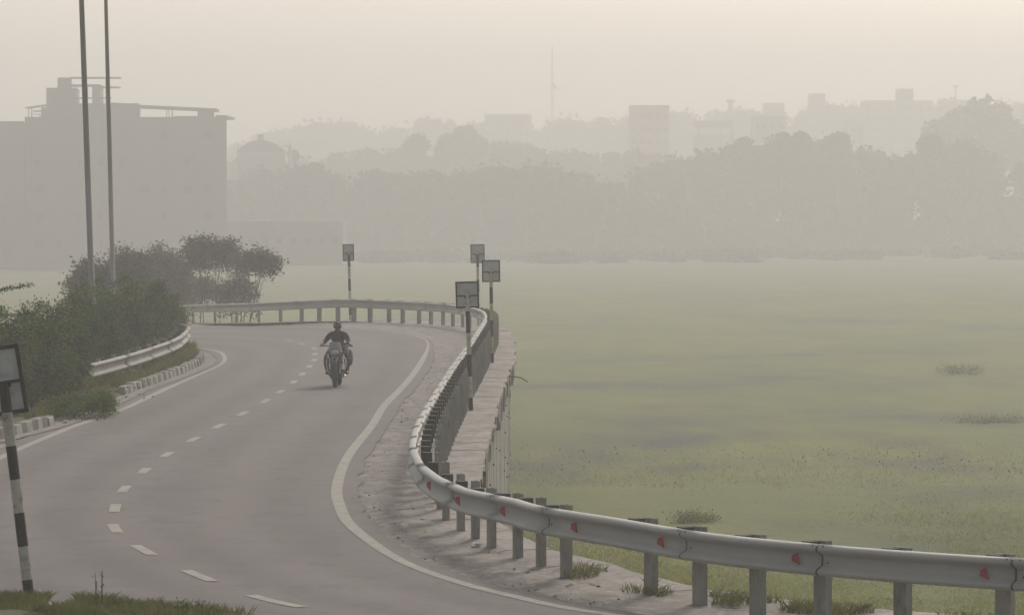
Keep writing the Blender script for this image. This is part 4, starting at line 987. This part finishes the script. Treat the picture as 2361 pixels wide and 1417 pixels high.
# head and hands belong to the same continuous body surface
B.update({'jaw': ((0, .075, 1.215), (.060, .062)), 'face': ((0, .065, 1.27), (.074, .088)), 'crown': ((0, .075, 1.325), (.070, .084)), 'top': ((0, .08, 1.36), (.04, .05))})
EB = list(E) + [('neck', 'jaw'), ('jaw', 'face'), ('face', 'crown'), ('crown', 'top')]
for sg in (-1, 1):
    n = 'l' if sg < 0 else 'r'
    B[n + 'palm'] = ((sg * .292, -.262, .892), (.030, .018)); EB.append((n + 'wr', n + 'palm'))
    for j in range(4):
        x = sg * (.262 + j * .021); ln = (.034, .040, .037, .028)[j]
        B[n + 'k%d' % j] = ((x, -.285, .893), .0095); B[n + 'm%d' % j] = ((x, -.285 - ln * .35, .872), .009); B[n + 't%d' % j] = ((x, -.268, .850 + .004 * j), .0075)
        EB += [(n + 'palm', n + 'k%d' % j), (n + 'k%d' % j, n + 'm%d' % j), (n + 'm%d' % j, n + 't%d' % j)]
    B[n + 'th0'] = ((sg * .258, -.255, .872), .010); B[n + 'th1'] = ((sg * .245, -.262, .850), .008)
    EB += [(n + 'palm', n + 'th0'), (n + 'th0', n + 'th1')]
for n in ('l', 'r'):
    sg = -1 if n == 'l' else 1
    B[n + 'ft'] = ((sg * .205, -.02, .285), (.036, .026)); B[n + 'toe'] = ((sg * .21, -.12, .285), (.03, .018)); EB += [(n + 'an', n + 'ft'), (n + 'ft', n + 'toe')]
body = skin_mesh('body', 'skin', (B, EB), rider)
tk = ['pelvis', 'waist', 'chest', 'neckb', 'lsh', 'rsh', 'lel', 'rel', 'lwr', 'rwr']
sv = scaled(tk, 1.10); sv['pelvis'] = ((0, .30, .86), (.17, .14)); sv['lwr'] = ((-.272, -.165, .908), (.038, .038)); sv['rwr'] = ((.272, -.165, .908), (.038, .038)); sv['lsh'] = ((-.165, .15, 1.085), (.082, .082)); sv['rsh'] = ((.165, .15, 1.085), (.082, .082)); sv['chest'] = ((0, .17, 1.03), (.165, .14)); sv['neckb'] = ((0, .13, 1.14), (.10, .085)); sv['neck'] = ((0, .11, 1.175), (.066, .064)); tk.append('neck')
skin_mesh('shirt', 'shirt', (sv, [e for e in E if e[0] in tk and e[1] in tk]), rider)
lk = ['pelvis', 'lhip', 'rhip', 'lkn', 'rkn', 'lca', 'rca', 'lan', 'ran']
lv = scaled(lk, 1.18); lv['pelvis'] = ((0, .30, .80), (.155, .12))
skin_mesh('trousers', 'trouser', (lv, [e for e in E if e[0] in lk and e[1] in lk]), rider)
for sg in (-1, 1):
    mb = MB(); mb.ball((sg * .207, -.045, .288), (.046, .135, .042), 0, 12, 8); mb.ball((sg * .205, .045, .315), (.045, .055, .055), 0, 12, 8); mb.build('shoe', 'bikeblack', rider, smooth=True)
mb = MB(); mb.ball((0, .095, 1.258), (.081, .096, .074), 0, 18, 10)
for sg in (-1, 1): mb.ball((sg * .062, .10, 1.285), (.022, .05, .045), 0, 8, 6)
hair = mb.build('hair', 'hair', rider, smooth=True)
mb = MB(); mb.tube([(0, -.022, 1.285), (0, -.040, 1.258), (0, -.034, 1.245)], [.008, .012, .009], 0, 8)
for sg in (-1, 1): mb.ball((sg * .078, .075, 1.265), (.010, .020, .030), 0, 8, 6); mb.tube([(sg * .012, -.022, 1.299), (sg * .045, -.010, 1.299)], .005, 0, 6)
mb.build('face_features', 'skin', rider, smooth=True)
for sg in (-1, 1): mb = MB(); mb.ball((sg * .027, -.012, 1.282), (.013, .009, .008), 0, 10, 6); mb.build('eye', 'eyew', rider, smooth=True)
mb = MB(); mb.tube([(-.024, -.012, 1.224), (0, -.020, 1.223), (.024, -.012, 1.224)], .006, 0, 6); mb.build('mouth', 'hair', rider, smooth=True)
bg = thing('bag', 'dull grey cloth bag hanging by the rider\'s knee on the right of the picture', 'bag', tuple(BY))
mb = MB(); mb.ball((.275, .16, .60), (.055, .16, .17), 0, 14, 10); o = mb.build('sack', 'bag', bg, smooth=True); mb = MB(); mb.tube([(.26, .1, .74), (.19, .16, .80), (.26, .24, .74)], .01, 0, 6); mb.build('strap', 'bag', bg)

# ------------------------------------------------------------------ haze
hz = MB(); hz.box((0, 700, 26.5), (760, 1480, 67)); haze = hz.build('haze', 'dark'); haze.data.materials.clear()
hm = bpy.data.materials.new('haze_air'); hm.use_nodes = True; nt = hm.node_tree; nt.nodes.clear()
HAZE = .0018
pv = nd(nt, 'ShaderNodeVolumePrincipled'); pv.inputs['Color'].default_value = (.91, .897, .892, 1); pv.inputs['Density'].default_value = HAZE; pv.inputs['Anisotropy'].default_value = .35
oo = nd(nt, 'ShaderNodeOutputMaterial'); nt.links.new(pv.outputs[0], oo.inputs['Volume']); haze.data.materials.append(hm)
setp(haze, 'thin pale morning haze filling the air over road, field and skyline', 'haze', kind='stuff')

# ------------------------------------------------------------------ world, sun, camera
SUN_EL, SUN_AZ = 33, 18     # azimuth from the view direction towards the right
w = bpy.data.worlds.new('World'); sc.world = w; w.use_nodes = True; nt = w.node_tree; bgn = nt.nodes['Background']
sky = nd(nt, 'ShaderNodeTexSky', sky_type='NISHITA'); sky.sun_disc = False; sky.sun_elevation = R(SUN_EL); sky.sun_rotation = R(SUN_AZ); sky.air_density = 1.0; sky.dust_density = 3.5; sky.ozone_density = 1.0
warm = nd(nt, 'ShaderNodeMix', data_type='RGBA', blend_type='MULTIPLY'); warm.inputs[0].default_value = 1.0; warm.inputs[7].default_value = (.915, .88, .835, 1)
hs = nd(nt, 'ShaderNodeHueSaturation', Saturation=.42); nt.links.new(sky.outputs[0], hs.inputs['Color']); nt.links.new(hs.outputs[0], warm.inputs[6]); nt.links.new(warm.outputs[2], bgn.inputs[0]); bgn.inputs[1].default_value = .130
sl = bpy.data.lights.new('sun', 'SUN'); sl.energy = 1.1; sl.angle = R(11); sl.color = (1, .955, .89)
so = bpy.data.objects.new('sun', sl); col.objects.link(so)
dv = Vector((-math.sin(R(SUN_AZ)) * math.cos(R(SUN_EL)), -math.cos(R(SUN_AZ)) * math.cos(R(SUN_EL)), -math.sin(R(SUN_EL))))
so.rotation_euler = dv.to_track_quat('-Z', 'Y').to_euler(); so.location = (5, 20, 40)
cam = bpy.data.cameras.new('camera'); cam.sensor_width = 36; cam.lens = F / 2361 * 36; cam.clip_end = 4000; cam.clip_start = .5
co = bpy.data.objects.new('camera', cam); col.objects.link(co); co.location = (0, 0, CH)
co.rotation_euler = (R(90) - math.atan((708.5 - HY) / F), 0, 0); sc.camera = co
sc.view_settings.view_transform = 'Standard'; sc.view_settings.look = 'None'; sc.view_settings.exposure = 0.09; sc.view_settings.gamma = 1
cy = sc.cycles
sc.render.engine = 'CYCLES'
cy.use_denoising = True
try: cy.denoiser = 'OPENIMAGEDENOISE'
except Exception: pass
cy.max_bounces = 6; cy.diffuse_bounces = 3; cy.glossy_bounces = 2; cy.volume_bounces = 2; cy.transmission_bounces = 2; cy.transparent_max_bounces = 8
cy.use_adaptive_sampling = False
cy.sample_clamp_indirect = 4
